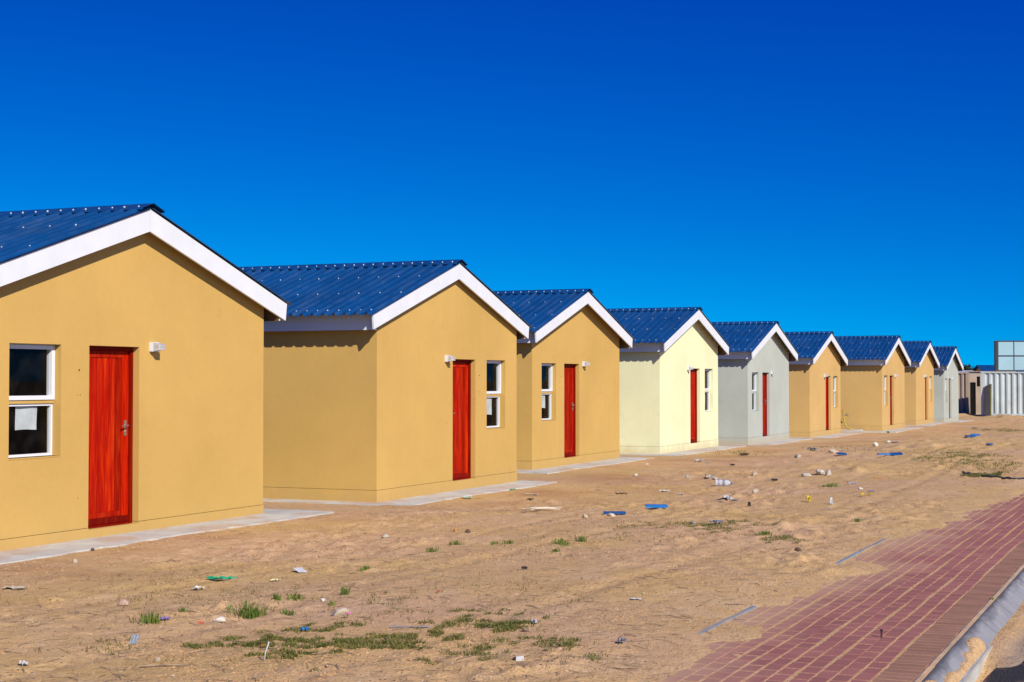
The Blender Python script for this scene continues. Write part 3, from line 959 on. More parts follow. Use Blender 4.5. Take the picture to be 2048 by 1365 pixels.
    MB().tube([((a + b_) / 2, -0.056, 2.085), ((a + b_) / 2, -0.085, 2.085)], 0.022, 10).build('lamp_holder', 'dark_metal', lamp)
    # conduit holes left in the plaster
    if i < 5:
        for (hx_, hz_, r) in ((1.655, 1.80, 0.013), (1.632, 1.52, 0.006), (1.678, 1.52, 0.006), (1.642, 0.37, 0.006)):
            xx = hx_ if not mir else W - hx_
            MB().tube([(xx, 0.02, hz_), (xx, -0.0015, hz_)], r, 8).build('conduit_hole', 'groove', root)
    return root

HL = [
    ('tan house nearest the camera, cut off by the left edge of the photo', 'tan'),
    ('tan house with scuffed blue roof, second from the left, paper in its window', 'tan'),
    ('tan house standing directly left of the pale cream house', 'tan'),
    ('pale cream house, the only cream one in the row', 'cream'),
    ('grey-green house standing directly right of the cream house', 'grey'),
    ('tan house directly right of the grey-green house beside the cream one, narrow side wall', 'tan_haze'),
    ('tan house with the wide side wall and yellow standpipe before it', 'tan_haze'),
    ('tan house next to the farthest grey house, narrow side wall', 'tan_haze'),
    ('grey-green house at the far right end of the row, nearest the containers', 'grey'),
]
for i, (lb_, wm) in enumerate(HL):
    build_house(i, lb_, wm)

# notices taped inside the lower panes
def notice(i, label, xo, wd, ht, zt):
    hx, hy, hz, sz, fo = HOUSES[i]
    mb = MB(); nx, nz = 6, 8
    rng = random.Random(40 + i)
    for b in range(2):
        for r in range(nz + 1):
            for c in range(nx + 1):
                u, v = c / nx, r / nz
                mb.v.append((xo + u * wd + 0.004 * math.sin(v * 5 + i), 0.1475 + 0.004 * math.sin(u * 6 + v * 4 + i) + 0.004 * v + b * 0.0006 + (0 if b else rng.uniform(0, 0.0004)), zt - v * ht + 0.005 * math.sin(u * 4)))
    n = (nx + 1) * (nz + 1)
    for r in range(nz):
        for c in range(nx):
            q = r * (nx + 1) + c
            mb.f.append((q, q + 1, q + nx + 2, q + nx + 1))
            mb.f.append((q + n, q + nx + 1 + n, q + nx + 2 + n, q + 1 + n))
    o = mb.build('paper_notice', 'paper', None, False, (hx, hy, hz))
    tag(o, label, 'notice', 'paper notices inside the windows')
notice(0, 'white paper notice inside the lower window pane of the leftmost tan house', WX0 + 0.27, 0.34, 0.25, 1.400)
notice(1, 'paper notice inside the lower pane of the second tan house from the left', W - WX1 + 0.25, 0.30, 0.30, 1.395)
notice(2, 'paper notice inside the lower pane of the tan house left of the cream one', WX0 + 0.24, 0.32, 0.28, 1.395)
notice(3, 'paper notice inside the lower window pane of the cream house', W - WX1 + 0.26, 0.26, 0.28, 1.34)
notice(4, 'paper notice inside the lower pane of the grey house beside the cream one', WX0 + 0.26, 0.30, 0.28, 1.395)

# ------------------------------------------------------------------ yellow standpipe between two houses
MAT['pipe_yellow'] = simple('yellow_painted_pipe', (0.50, 0.34, 0.05), 0.5, 0.4, 0.15)
def make_standpipe():
    x, y, z = 64.02, 13.10, -0.330
    root = empty('standpipe', (x, y, z))
    tag(root, 'thin yellow standpipe with tap beside the wide side wall of a tan house', 'standpipe')
    MB().box(-0.30, 0.16, -0.75, 0.14, -0.06, 0.05).build('base_slab', 'apron', root)
    MB().tube([(0.05, -0.42, 0.04), (0.03, -0.30, 0.055), (0.0, -0.12, 0.12), (0.0, -0.05, 0.24), (0.0, 0.0, 0.5), (0.0, 0.02, 0.80)], 0.03, 8).build('riser', 'pipe_yellow', root)
    t = MB().tube([(0, 0.01, 0.62), (0, -0.14, 0.62), (0, -0.20, 0.60), (0, -0.21, 0.56)], 0.02, 8)
    t.tube([(0, -0.12, 0.62), (0, -0.12, 0.68)], 0.01, 6).box(-0.03, 0.03, -0.15, -0.09, 0.68, 0.695)
    t.build('tap', 'brass', root)
    MB().tube([(0, 0.02, 0.80), (0, 0.02, 0.83)], 0.04, 8).build('cap', 'pipe_yellow', root)
make_standpipe()

# ------------------------------------------------------------------ shipping containers
def m_container(name, base, rust):
    m, nt, b = newmat(name, 0.55, 0.35)
    p = pos(nt)
    c = mix(nt, ramp(nt, noise(nt, p, 0.8, 5, 0.6), [(0.3, 0.0), (0.7, 1.0)]), tuple(x * 0.85 for x in base), tuple(min(1, x * 1.1) for x in base))
    r = ramp(nt, noise(nt, pos(nt, False, (1, 1, 0.3)), 2.4, 6, 0.7), [(0.58, 0.0), (0.72, 1.0)])
    c = mix(nt, math_(nt, 'MULTIPLY', r, rust), c, (0.22, 0.10, 0.045))
    setc(nt, b, c)
    return m
MAT['cont_pale'] = m_container('pale_container_paint', (0.52, 0.58, 0.56), 0.4)
MAT['cont_beige'] = m_container('beige_container_paint', (0.40, 0.31, 0.22), 0.3)
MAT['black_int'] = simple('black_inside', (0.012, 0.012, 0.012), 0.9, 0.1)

def corrugated(mb, L0, L1, z0, z1, y, depth, pitch):
    x = L0; pts = []
    while x < L1:
        for o, d in ((0.0, 0), (0.26, 0), (0.48, 1), (0.74, 1), (0.96, 0)):
            if x + o * pitch < L1:
                pts.append((x + o * pitch, y + d * depth))
        x += pitch
    pts.append((L1, y))
    o = len(mb.v); n = len(pts)
    for z in (z0, z1):
        mb.v += [(a, b, z) for a, b in pts]
    mb.f += [(o + k, o + k + 1, o + n + k + 1, o + n + k) for k in range(n - 1)]

def container(label, org, ang, L, mat, doorway=False):
    root = empty('shipping_container', (org[0], org[1], org[2]), ang)
    tag(root, label, 'container', 'shipping containers behind the houses')
    B, H = 2.44, 2.60
    sp = MB(); corrugated(sp, 0.14, L - 0.14, 0.14, H - 0.10, 0.03, 0.07, 0.325)
    sp.build('side_panel', mat, root)
    sp = MB(); corrugated(sp, 0.14, L - 0.14, 0.14, H - 0.10, B - 0.10, 0.06, 0.325)
    sp.build('side_panel', mat, root)
    for x0 in (0.0, L - 0.16):
        for y0 in (0.0, B - 0.16):
            p = MB().box(x0, x0 + 0.16, y0, y0 + 0.16, 0.12, H - 0.12).build('corner_post', mat, root)
            MB().box(x0 - 0.01, x0 + 0.17, y0 - 0.01, y0 + 0.17, H - 0.12, H).build('corner_casting', mat, p)
            MB().box(x0 - 0.01, x0 + 0.17, y0 - 0.01, y0 + 0.17, 0.0, 0.12).build('corner_casting', mat, p)
    for y0 in (0.01, B - 0.07):
        MB().box(0.17, L - 0.17, y0, y0 + 0.06, H - 0.10, H - 0.02).build('top_rail', mat, root)
        MB().box(0.17, L - 0.17, y0 - 0.005, y0 + 0.08, 0.02, 0.14).build('bottom_rail', mat, root)
    MB().box(0.05, L - 0.05, 0.05, B - 0.05, H - 0.06, H - 0.03).build('roof_panel', mat, root)
    MB().box(0.05, L - 0.05, 0.05, B - 0.05, 0.06, 0.10).build('floor_panel', 'black_int', root)
    MB().box(0.02, 0.06, 0.16, B - 0.16, 0.1, H - 0.08).build('end_panel', mat, root)
    e = MB()
    if doorway:
        ys = [0.16, 0.22, 1.06, 1.20, 1.86, B - 0.16]; zs = [0.10, 1.72, 1.95, 2.32, H - 0.08]
        for a in range(5):
            for c in range(4):
                if (a == 1 and c in (0, 1)) or (a == 3 and c in (1, 2)):
                    continue
                e.box(L - 0.06, L - 0.02, ys[a], ys[a + 1], zs[c], zs[c + 1])
        MB().box(L - 0.16, L - 0.12, 0.17, B - 0.17, 0.11, H - 0.10).build('dark_backing', 'black_int', root)  # black sheet added behind the openings so the inside looks unlit
    else:
        e.box(L - 0.06, L - 0.02, 0.16, B - 0.16, 0.1, H - 0.08)
    e.build('end_panel', mat, root)
    return root

_ca = math.atan2(-1.0, 0.03)
container('long pale grey corrugated shipping container at the right edge of the photo', (94.95, 11.40, -0.37), _ca, 12.19, 'cont_pale')
container('beige brown shipping container half hidden behind the last grey house', (98.80 - 0.03 * 6.06, 12.60 + 6.06, -0.38), _ca, 6.06, 'cont_beige')

def site_hut():
    root = empty('site_hut', (100.0, 12.72, -0.39), _ca)
    tag(root, 'pale beige site hut with narrow black panel between the two containers', 'hut')
    xs = [0.0, 0.03, 0.40, 0.46, 0.66, 2.6]; zs = [0.0, 1.72, 1.98, 2.34, 2.62]
    w = MB()
    for a in range(5):
        for c in range(4):
            if (a == 1 and c in (0, 1)) or (a == 3 and c in (1, 2)):
                continue
            w.box(xs[a], xs[a + 1], 0.0, 0.06, zs[c], zs[c + 1])
    w.box(0, 0.06, 0.06, 2.2, 0, 2.62).box(2.54, 2.6, 0.06, 2.2, 0, 2.62).box(0.06, 2.54, 2.14, 2.2, 0, 2.62)
    w.build('wall', 'hut_wall', root)
    MB().box(-0.06, 2.66, -0.08, 2.3, 2.622, 2.67).build('roof', 'cont_beige', root)
    MB().box(0.028, 0.402, 0.062, 0.09, 0.0, 1.98).build('door', 'black_int', root)  # plain black panel filling the tall gap, with no door leaf
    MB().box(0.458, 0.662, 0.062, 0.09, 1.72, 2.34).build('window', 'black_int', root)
MAT['hut_wall'] = simple('beige_hut_panel', (0.52, 0.42, 0.32), 0.7, 0.2, 0.1, 2.0)
site_hut()

MAT['board_dark'] = simple('dark_board', (0.055, 0.05, 0.055), 0.7, 0.3, 0.2)
MAT['board_edge'] = simple('olive_board_edge', (0.16, 0.16, 0.04), 0.7, 0.3, 0.2)
def leaning_board():
    root = empty('door_panel', (94.90, 10.98, -0.36), _ca)
    tag(root, 'dark door panel leaning upright against the pale container', 'panel')
    M = MB().add([(-0.20, -0.34, 0), (0.12, -0.34, 0), (0.12, -0.02, 1.86), (-0.20, -0.02, 1.72), (-0.20, -0.29, 0), (0.12, -0.29, 0), (0.12, 0.03, 1.86), (-0.20, 0.03, 1.72)],
                 [(0, 1, 2, 3), (4, 7, 6, 5), (0, 3, 7, 4), (3, 2, 6, 7), (0, 4, 5, 1), (1, 5, 6, 2)])
    M.build('panel', 'board_dark', root)
    MB().add([(0.121, -0.35, 0), (0.19, -0.35, 0), (0.19, -0.03, 1.86), (0.121, -0.03, 1.86), (0.121, -0.29, 0), (0.19, -0.29, 0), (0.19, 0.03, 1.86), (0.121, 0.03, 1.86)],
             [(0, 1, 2, 3), (4, 7, 6, 5), (0, 3, 7, 4), (3, 2, 6, 7), (0, 4, 5, 1), (1, 5, 6, 2)]).build('edge_strip', 'board_edge', root)
leaning_board()

# ------------------------------------------------------------------ hoarding behind the containers
MAT['hoard'] = simple('pale_hoarding_sheet', (0.33, 0.50, 0.54), 0.6, 0.3, 0.06, 0.7)
def make_hoarding():
    root = empty('hoarding', (100.95, 11.25, -0.4), math.atan2(-0.93, 0.37))
    tag(root, 'tall hoarding of pale panels in a black frame behind the containers', 'hoarding')
    z0, z1, cw, n = 2.72, 4.55, 0.98, 5
    MB().box(0, 0.17, -0.06, 0.30, z0 - 0.04, z1 + 0.02).build('side_box', 'dark_metal', root)
    for k in range(n + 1):
        x = 0.17 + k * cw
        MB().box(x - 0.018 + (0.020 if k == 0 else 0), x + 0.018, -0.03, 0.06, z0, z1).build('mullion', 'dark_metal', root)
    for z in (z0 - 0.03, (z0 + z1) / 2 - 0.03, z1 - 0.03):
        MB().box(0.172, 0.17 + n * cw + 0.03, -0.034, 0.062, z, z + 0.06).build('rail', 'dark_metal', root)
    for k in range(n):
        for r in range(2):
            a = z0 + 0.03 if r == 0 else (z0 + z1) / 2 + 0.03
            b = (z0 + z1) / 2 - 0.03 if r == 0 else z1 - 0.03
            MB().box(0.17 + k * cw + 0.019, 0.17 + (k + 1) * cw - 0.019, 0.0, 0.03, a + 0.001, b - 0.001).build('panel', 'hoard', root)
    for x in (0.6, 3.6):
        MB().tube([(x, 0.12, 0), (x, 0.12, z1)], 0.08, 8).build('post', 'dark_metal', root)
make_hoarding()

# ------------------------------------------------------------------ far house, shed and trees beyond
MAT['far_wall'] = plaster('far_tan_plaster', (0.58, 0.40, 0.17))
def far_house():
    root = empty('house', (129.86, 14.88, -0.5), math.atan2(-0.92, 0.4))
    tag(root, 'distant house whose blue roof shows just left of the hoarding', 'house')
    L, B, h, r = 7.5, 5.4, 2.45, 3.44
    MB().add([(0, 0, 0), (L, 0, 0), (L, B, 0), (0, B, 0), (0, 0, h), (L, 0, h), (L, B, h), (0, B, h), (0, B / 2, r - 0.05), (L, B / 2, r - 0.05)],
             [(0, 1, 5, 4), (1, 2, 6, 9, 5), (2, 3, 7, 6), (3, 0, 4, 8, 7)]).build('wall', 'far_wall', root)
    rb = MB(); ys = np.arange(-0.3, L + 0.3, 0.095)
    for s in (0, 1):
        o = len(rb.v)
        for t in (0, 1):
            rb.v += [(x, (-0.3 if t == 0 else B / 2) if s == 0 else (B + 0.3 if t == 0 else B / 2), (h - 0.08 if t == 0 else r) + 0.035 * (k % 2)) for k, x in enumerate(ys)]
        n = len(ys)
        rb.f += [(o + k, o + k + 1, o + n + k + 1, o + n + k) for k in range(n - 1)]
    rb.build('roof', 'roof', root)
    d = MB().box(3.2, 4.1, -0.04, 0.0, 0, 2.05).build('door', 'door', root)
    w = MB().box(1.2, 2.2, -0.03, 0.0, 0.9, 2.05).build('window', 'upvc', root)
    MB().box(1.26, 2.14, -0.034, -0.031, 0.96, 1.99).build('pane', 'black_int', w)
far_house()

MAT['pale_sheet'] = simple('pale_roof_sheet', (0.62, 0.64, 0.66), 0.5, 0.4, 0.12)
def shed():
    root = empty('shed', (112.5, 16.4, -0.45), math.atan2(-0.92, 0.4))
    tag(root, 'low shed with pale roof between the last house and the containers', 'shed')
    MB().box(0, 3.0, 0, 2.4, 0, 2.62).build('wall', 'cont_beige', root)
    rb = MB(); xs = np.arange(-0.2, 3.2, 0.08)
    for t in (0, 1):
        rb.v += [(x, -0.2 if t == 0 else 2.6, (2.64 if t == 0 else 2.86) + 0.03 * (k % 2)) for k, x in enumerate(xs)]
    n = len(xs)
    rb.f += [(k, k + 1, n + k + 1, n + k) for k in range(n - 1)]
    rb.build('roof', 'pale_sheet', root)
    MB().box(1.0, 1.8, -0.04, 0.0, 0, 1.95).build('door', 'board_dark', root)
shed()

def m_leaf():
    m, nt, b = newmat('dark_foliage', 0.7, 0.2)
    p = pos(nt)
    c = mix(nt, ramp(nt, noise(nt, p, 1.8, 4), [(0.35, 0.0), (0.65, 1.0)]), (0.018, 0.026, 0.012), (0.05, 0.07, 0.025))
    setc(nt, b, c)
    return m
MAT['leaf'] = m_leaf()
MAT['bark'] = simple('bark', (0.10, 0.07, 0.05), 0.9, 0.1, 0.3)
def tree(label, x, y, z, lobes, seed):
    rng = random.Random(seed)
    root = empty('tree', (x, y, z))
    tag(root, label, 'tree', 'trees beyond the last house')
    top = max(l[2] for l in lobes)
    tb = MB().tube([(0, 0, -0.2), (0.05, 0.02, top * 0.3), (-0.04, 0.05, top * 0.62)], [0.20, 0.15, 0.09], 8)
    for (lx, ly, lz, r) in lobes:
        tb.tube([(0.03, 0.02, top * 0.3), (lx * 0.5, ly * 0.5, top * 0.45), (lx, ly, lz)], [0.09, 0.06, 0.02], 6)
    tb.build('trunk', 'bark', root)
    cb = MB()
    for (lx, ly, lz, r) in lobes:
        for k in range(int(520 * r * r) + 260):
            d = Vector((rng.gauss(0, 1), rng.gauss(0, 1), rng.gauss(0, 1))).normalized()
            rad = r * (0.55 + 0.5 * rng.random() ** 0.6) * (0.8 + 0.35 * math.sin(d.x * 5 + seed) * math.cos(d.z * 4 + lx))
            c = Vector((lx, ly, lz)) + Vector((d.x, d.y, d.z * 0.72)) * rad
            a = Vector((rng.gauss(0, 1), rng.gauss(0, 1), rng.gauss(0, 1))).normalized()
            b = a.cross(Vector((rng.random(), rng.random(), rng.random()))).normalized()
            s = rng.uniform(0.07, 0.16)
            cb.add([c - a * s, c + b * s * 0.5, c + a * s, c - b * s * 0.5], [(0, 1, 2, 3)])
    cb.build('crown', 'leaf', root)
_x, _y = (139.44, 17.93)
tree('dark bushy tree right behind the roof edge of the last house', _x, _y, -0.5, [(0, 0, 3.05, 0.70), (0.3, -0.7, 2.75, 0.60), (-0.3, 0.6, 2.6, 0.7), (0.2, 0.2, 2.2, 0.9)], 3)
_x, _y = (144.96, 17.77)
tree('lower dark tree between the last house and the pale container', _x, _y, -0.5, [(0, 0.55, 2.80, 0.6), (0, -0.35, 2.85, 0.62), (0.2, -1.1, 2.6, 0.55), (0.1, 1.1, 2.55, 0.5), (0, 0, 2.2, 0.8)], 9)

# ------------------------------------------------------------------ litter and stones lying on the sand
MAT['stone_pale'] = simple('pale_stone', (0.52, 0.42, 0.30), 0.9, 0.15, 0.2, 12, bm=0.4)
MAT['stone_pink'] = simple('pinkish_stone', (0.50, 0.34, 0.25), 0.9, 0.15, 0.15, 12, bm=0.4)
MAT['stone_white'] = simple('white_stone', (0.66, 0.61, 0.50), 0.9, 0.15, 0.12, 12, bm=0.3)
MAT['stone_dark'] = simple('dark_stone', (0.13, 0.085, 0.055), 0.9, 0.15, 0.3, 14, bm=0.4)
MAT['stone_orange'] = simple('orange_stone', (0.50, 0.24, 0.08), 0.9, 0.15, 0.2, 14, bm=0.4)
MAT['rubble'] = simple('grey_rubble', (0.42, 0.38, 0.31), 0.92, 0.12, 0.25, 9, bm=0.5)
MAT['blue_plastic'] = simple('blue_sheet_metal', (0.008, 0.17, 0.50), 0.4, 0.45, 0.1)
MAT['blue_dark'] = simple('deep_blue_sheet', (0.005, 0.07, 0.24), 0.4, 0.45, 0.1)
MAT['green_plastic'] = simple('green_plastic_film', (0.02, 0.34, 0.16), 0.45, 0.4, 0.2, 20)
MAT['teal_plastic'] = simple('pale_teal_plastic', (0.25, 0.50, 0.38), 0.5, 0.4, 0.15)
MAT['yellow_plastic'] = simple('yellow_plastic', (0.72, 0.56, 0.02), 0.5, 0.4, 0.1)
MAT['white_litter'] = simple('white_litter', (0.56, 0.56, 0.55), 0.6, 0.3, 0.08, 20)
MAT['cream_litter'] = simple('cream_paper', (0.70, 0.60, 0.34), 0.7, 0.2, 0.1, 20)
MAT['grey_litter'] = simple('grey_plastic_shard', (0.26, 0.28, 0.32), 0.5, 0.4, 0.2, 20)
MAT['purple_litter'] = simple('lilac_wrapper', (0.24, 0.17, 0.48), 0.5, 0.4, 0.2, 20)
MAT['pink_litter'] = simple('pink_wrapper', (0.62, 0.20, 0.34), 0.5, 0.4, 0.2, 20)
MAT['red_litter'] = simple('red_plastic_bit', (0.62, 0.09, 0.04), 0.5, 0.4, 0.2, 20)
MAT['card'] = simple('weathered_cardboard', (0.50, 0.41, 0.31), 0.9, 0.1, 0.2, 20)
MAT['black_litter'] = simple('charred_bit', (0.03, 0.025, 0.022), 0.85, 0.2, 0.3, 20)
MAT['wood_grey'] = simple('weathered_stick', (0.34, 0.24, 0.15), 0.9, 0.1, 0.25, 15)
MAT['wood_pale'] = simple('pale_stick', (0.66, 0.58, 0.44), 0.9, 0.1, 0.15, 15)
def m_clear():
    m, nt, b = newmat('clear_bottle_plastic', 0.18, 0.5, (0.80, 0.80, 0.86))
    b.inputs['Transmission Weight'].default_value = 0.45
    b.inputs['IOR'].default_value = 1.2
    return m
MAT['clear'] = m_clear()
def m_wrapper():
    m, nt, b = newmat('printed_wrapper', 0.45, 0.4)
    p = pos(nt)
    f = noise(nt, p, 40, 2, 0.5)
    setc(nt, b, ramp(nt, f, [(0.36, (0.03, 0.05, 0.25)), (0.44, (0.75, 0.75, 0.72)), (0.58, (0.75, 0.75, 0.72)), (0.62, (0.70, 0.58, 0.03))]))
    return m
MAT['wrapper'] = m_wrapper()

def stone(label, P, s, mat, seed, flat=0.65, sink=0.3, name='stone', rz=None):
    rng = random.Random(seed)
    bm = bmesh.new()
    bmesh.ops.create_icosphere(bm, subdivisions=2, radius=0.5)
    ph = [rng.uniform(0, 9) for _ in range(6)]
    cuts = [(Vector((rng.gauss(0, 1), rng.gauss(0, 1), rng.gauss(0, 0.7))).normalized(), rng.uniform(0.26, 0.40)) for _ in range(7)]
    for v in bm.verts:
        c = v.co
        c *= 1 + 0.14 * math.sin(c.x * 7 + ph[0]) * math.cos(c.y * 6 + ph[1]) + 0.10 * math.sin(c.z * 9 + ph[2])
        for n_, d_ in cuts:                      # chipped facets
            k = c.dot(n_) - d_
            if k > 0:
                c -= n_ * k * 0.85
    me = bpy.data.meshes.new(name)
    bm.to_mesh(me); bm.free()
    w = s if isinstance(s, tuple) else (s, s * rng.uniform(0.7, 1.0), s * flat)
    o = link(name, me, mat)
    o.scale = w
    o.rotation_euler = (rng.uniform(-.2, .2), rng.uniform(-.2, .2), rng.uniform(0, 6) if rz is None else rz)
    o.location = (P[0], P[1], gz1(*P) + w[2] * (0.5 - sink))
    if label:
        tag(o, label, 'stone', 'stones lying on the sand')
    return o

def scrap(label, P, lx, ly, crumple, mat, seed, cat='litter', name='litter_scrap', rz=None, tilt=0.0, nx=9, ny=6, lift=0.004):
    rng = random.Random(seed)
    ph = [rng.uniform(0, 6.3) for _ in range(8)]
    mb = MB(); n = (nx + 1) * (ny + 1)
    for b in range(2):
        for j in range(ny + 1):
            for i in range(nx + 1):
                u, v = i / nx - 0.5, j / ny - 0.5
                ex = 1 + 0.22 * math.sin(v * 7 + ph[0]) * (1 if crumple > 0.01 else 0.1)
                ey = 1 + 0.22 * math.sin(u * 8 + ph[1]) * (1 if crumple > 0.01 else 0.1)
                h = crumple * (abs(math.sin(u * 6 + v * 3 + ph[2])) + 0.7 * abs(math.sin(v * 8 - u * 4 + ph[3])) + 0.4 * math.sin(u * 17 + ph[4]))
                mb.v.append((u * lx * ex, v * ly * ey, h + b * 0.0018))
    for j in range(ny):
        for i in range(nx):
            q = j * (nx + 1) + i
            mb.f.append((q, q + nx + 1, q + nx + 2, q + 1)); mb.f.append((q + n, q + 1 + n, q + nx + 2 + n, q + nx + 1 + n))
    rim = [i for i in range(nx + 1)] + [j * (nx + 1) + nx for j in range(1, ny + 1)] + [ny * (nx + 1) + i for i in range(nx - 1, -1, -1)] + [j * (nx + 1) for j in range(ny - 1, 0, -1)]
    for a, b in zip(rim, rim[1:] + rim[:1]):
        mb.f.append((a, b, b + n, a + n))
    o = mb.build(name, mat)
    o.location = (P[0], P[1], gz1(*P) + lift)
    o.rotation_euler = (tilt, rng.uniform(-.06, .06), rng.uniform(0, 6) if rz is None else rz)
    if label:
        tag(o, label, cat, 'litter scattered on the sand')
    return o

def board(label, P, lx, ly, th, mat, rz, tilt=(0, 0), name='board', lift=0.0, cat='board'):
    b = min(th * 0.3, 0.006)
    mb = MB()
    mb.prism_y([(-lx / 2 + b, 0), (lx / 2 - b, 0), (lx / 2, b), (lx / 2, th - b), (lx / 2 - b, th), (-lx / 2 + b, th), (-lx / 2, th - b), (-lx / 2, b)], -ly / 2, ly / 2)
    o = mb.build(name, mat)
    o.location = (P[0], P[1], gz1(*P) + min(lift, 0.012) + abs(tilt[0]) * ly * 0.3)
    o.rotation_euler = (tilt[0] * 0.5, tilt[1], rz)
    if label:
        tag(o, label, cat, 'boards and offcuts left on the sand')
    return o

IMG = math.atan2(-math.cos(TH), math.sin(TH))       # heading that runs left-right across the picture

# stones
stone('pale rounded stone on the sand just in front of the leftmost apron', (12.471, 10.132), 0.099, 'stone_pale', 1)
stone('small dark brown stone beside the leftmost apron slab', (13.390, 10.651), 0.053, 'stone_dark', 2, 1.1)
stone('pinkish stone at lower left, alone on bare sand', (10.022, 7.665), 0.098, 'stone_pink', 3, 0.7)
stone('white chipped stone left of the thick grass tuft', (9.620, 6.503), 0.117, 'stone_white', 44, 0.55, 0.2)
stone('large flat-topped pale rock above the green weed patch', (10.103, 5.773), (0.185, 0.111, 0.096), 'stone_pale', 5, rz=IMG)
stone('small cream stone just above the large pale rock', (10.666, 6.251), 0.055, 'stone_white', 6)
stone('grey clod-like stone in front of the second house', (16.028, 8.579), 0.104, 'rubble', 7)
stone('orange stone in front of the second house', (16.929, 8.115), 0.066, 'stone_orange', 8, 1.0)
stone('brown stone right of the orange stone', (16.779, 7.873), 0.077, 'stone_dark', 9, 0.8)
stone('squarish pale stone left of the nearer blue board', (18.929, 7.208), 0.103, 'stone_pale', 10, 0.8)
stone('grey stone lying against the front of the nearer blue board', (19.140, 6.935), 0.117, 'stone_pale', 11, 0.6)
stone('pale stone cut by shadow on the grass line under the blue boards', (18.160, 5.533), 0.096, 'rubble', 12)
stone('low flat pale boulder in front of the grey house', (41.168, 8.711), (0.316, 0.237, 0.145), 'stone_pale', 13)
stone('brown clod with pale flank in front of the grey house', (37.919, 8.907), 0.221, 'rubble', 14, 0.7)
stone('whitish round stone on the far sand left of the long blue strip', (45.613, 8.423), 0.188, 'stone_white', 15, 1.0)
stone('pale slab-like stone on the far sand beneath the tan houses', (50.190, 8.860), (0.285, 0.158, 0.095), 'stone_white', 16)
stone('large broken lump of pale rubble at the middle right', (29.885, 6.566), (0.288, 0.211, 0.163), 'stone_white', 17, rz=0.4)
stone('dark-faced rubble lump at the right end of the rubble', (29.627, 6.367), (0.133, 0.133, 0.152), 'rubble', 18)
stone('flat grey rubble piece at the left end of the rubble', (29.632, 6.769), (0.229, 0.153, 0.086), 'rubble', 19)
stone('small pale stone beside a dark hole right of the plastic bottle', (29.540, 7.767), 0.106, 'stone_pale', 20, 0.9)
stone('tan stone below right of the plastic bottle', (23.555, 6.179), 0.123, 'stone_pale', 21, 0.7)
stone('small pale stone near the right weeds', (24.871, 4.839), 0.095, 'stone_white', 22, 0.5)
stone('brown stone near the upper edging stones', (15.529, 3.637), 0.085, 'stone_dark', 23, 0.5)
stone('small white stone halfway between the second house and boards', (29.463, 10.148), 0.089, 'stone_white', 24, 0.8)
stone('dark and pale stone halfway to the cream house', (28.874, 8.914), 0.106, 'rubble', 25, 0.8)
stone('pale pebble right of the third house apron', (33.321, 11.217), 0.090, 'stone_white', 26, 0.6)
stone('grey stone at the bottom left edge of the weed patch', (8.118, 5.947), 0.044, 'rubble', 27, 0.7)
stone('dark clump standing upright right of the white scraps', (21.339, 5.691), 0.077, 'black_litter', 28, 1.0)

# offcuts of blue sheeting
board('blue board with stone in front, left one of the pair', (19.294, 6.942), 0.294, 0.092, 0.030, 'blue_dark', IMG + 0.02, (0.02, 0.0), lift=0.03)
board('bright blue board, right one of the pair', (20.748, 6.847), 0.306, 0.181, 0.030, 'blue_plastic', IMG - 0.02, (0.05, 0.0), lift=0.05)
board('long narrow blue strip in front of the far tan houses, left half', (38.022, 6.821), 0.312, 0.10, 0.03, 'blue_plastic', IMG + 0.1, (0.1, 0.02), lift=0.04)
board('broad end of the long blue strip before the far tan houses', (38.907, 6.689), 0.294, 0.16, 0.05, 'blue_dark', IMG - 0.12, (0.2, -0.05), lift=0.05)
board('small dark blue offcut in front of the grey house', (40.124, 8.273), 0.231, 0.16, 0.04, 'blue_dark', IMG + 0.15, (0.2, 0.05), lift=0.03)
board('blue offcut on the far sand, left of two together', (51.801, 6.569), 0.288, 0.14, 0.05, 'blue_dark', IMG + 0.2, (0.1, 0), lift=0.05)
board('blue offcut on the far sand, right of two together', (57.574, 7.111), 0.320, 0.14, 0.05, 'blue_plastic', IMG - 0.1, (0.15, 0), lift=0.06)
board('lone small blue offcut nearest the weeds at far right', (44.533, 5.132), 0.151, 0.10, 0.04, 'blue_dark', IMG + 0.4, (0.1, 0), lift=0.03)
board('slim grey slat lying right of the middle grass tuft', (26.828, 5.347), 0.171, 0.05, 0.02, 'grey_litter', IMG + 0.12, lift=0.01)
board('short rusty brown lath on the sand left of the weeds', (28.601, 5.231), 0.181, 0.03, 0.015, 'stone_orange', IMG + 0.1, lift=0.012)
board('dark short slat in front of the cream house, left of the rubble', (28.214, 7.045), 0.110, 0.05, 0.03, 'black_litter', IMG, lift=0.01)
board('dark slat lying in front of the cream house', (33.957, 9.429), 0.100, 0.04, 0.03, 'black_litter', IMG, lift=0.01)
board('black offcut in the middle of the bare sand', (13.006, 5.540), 0.050, 0.035, 0.02, 'black_litter', IMG + 0.15, lift=0.006)

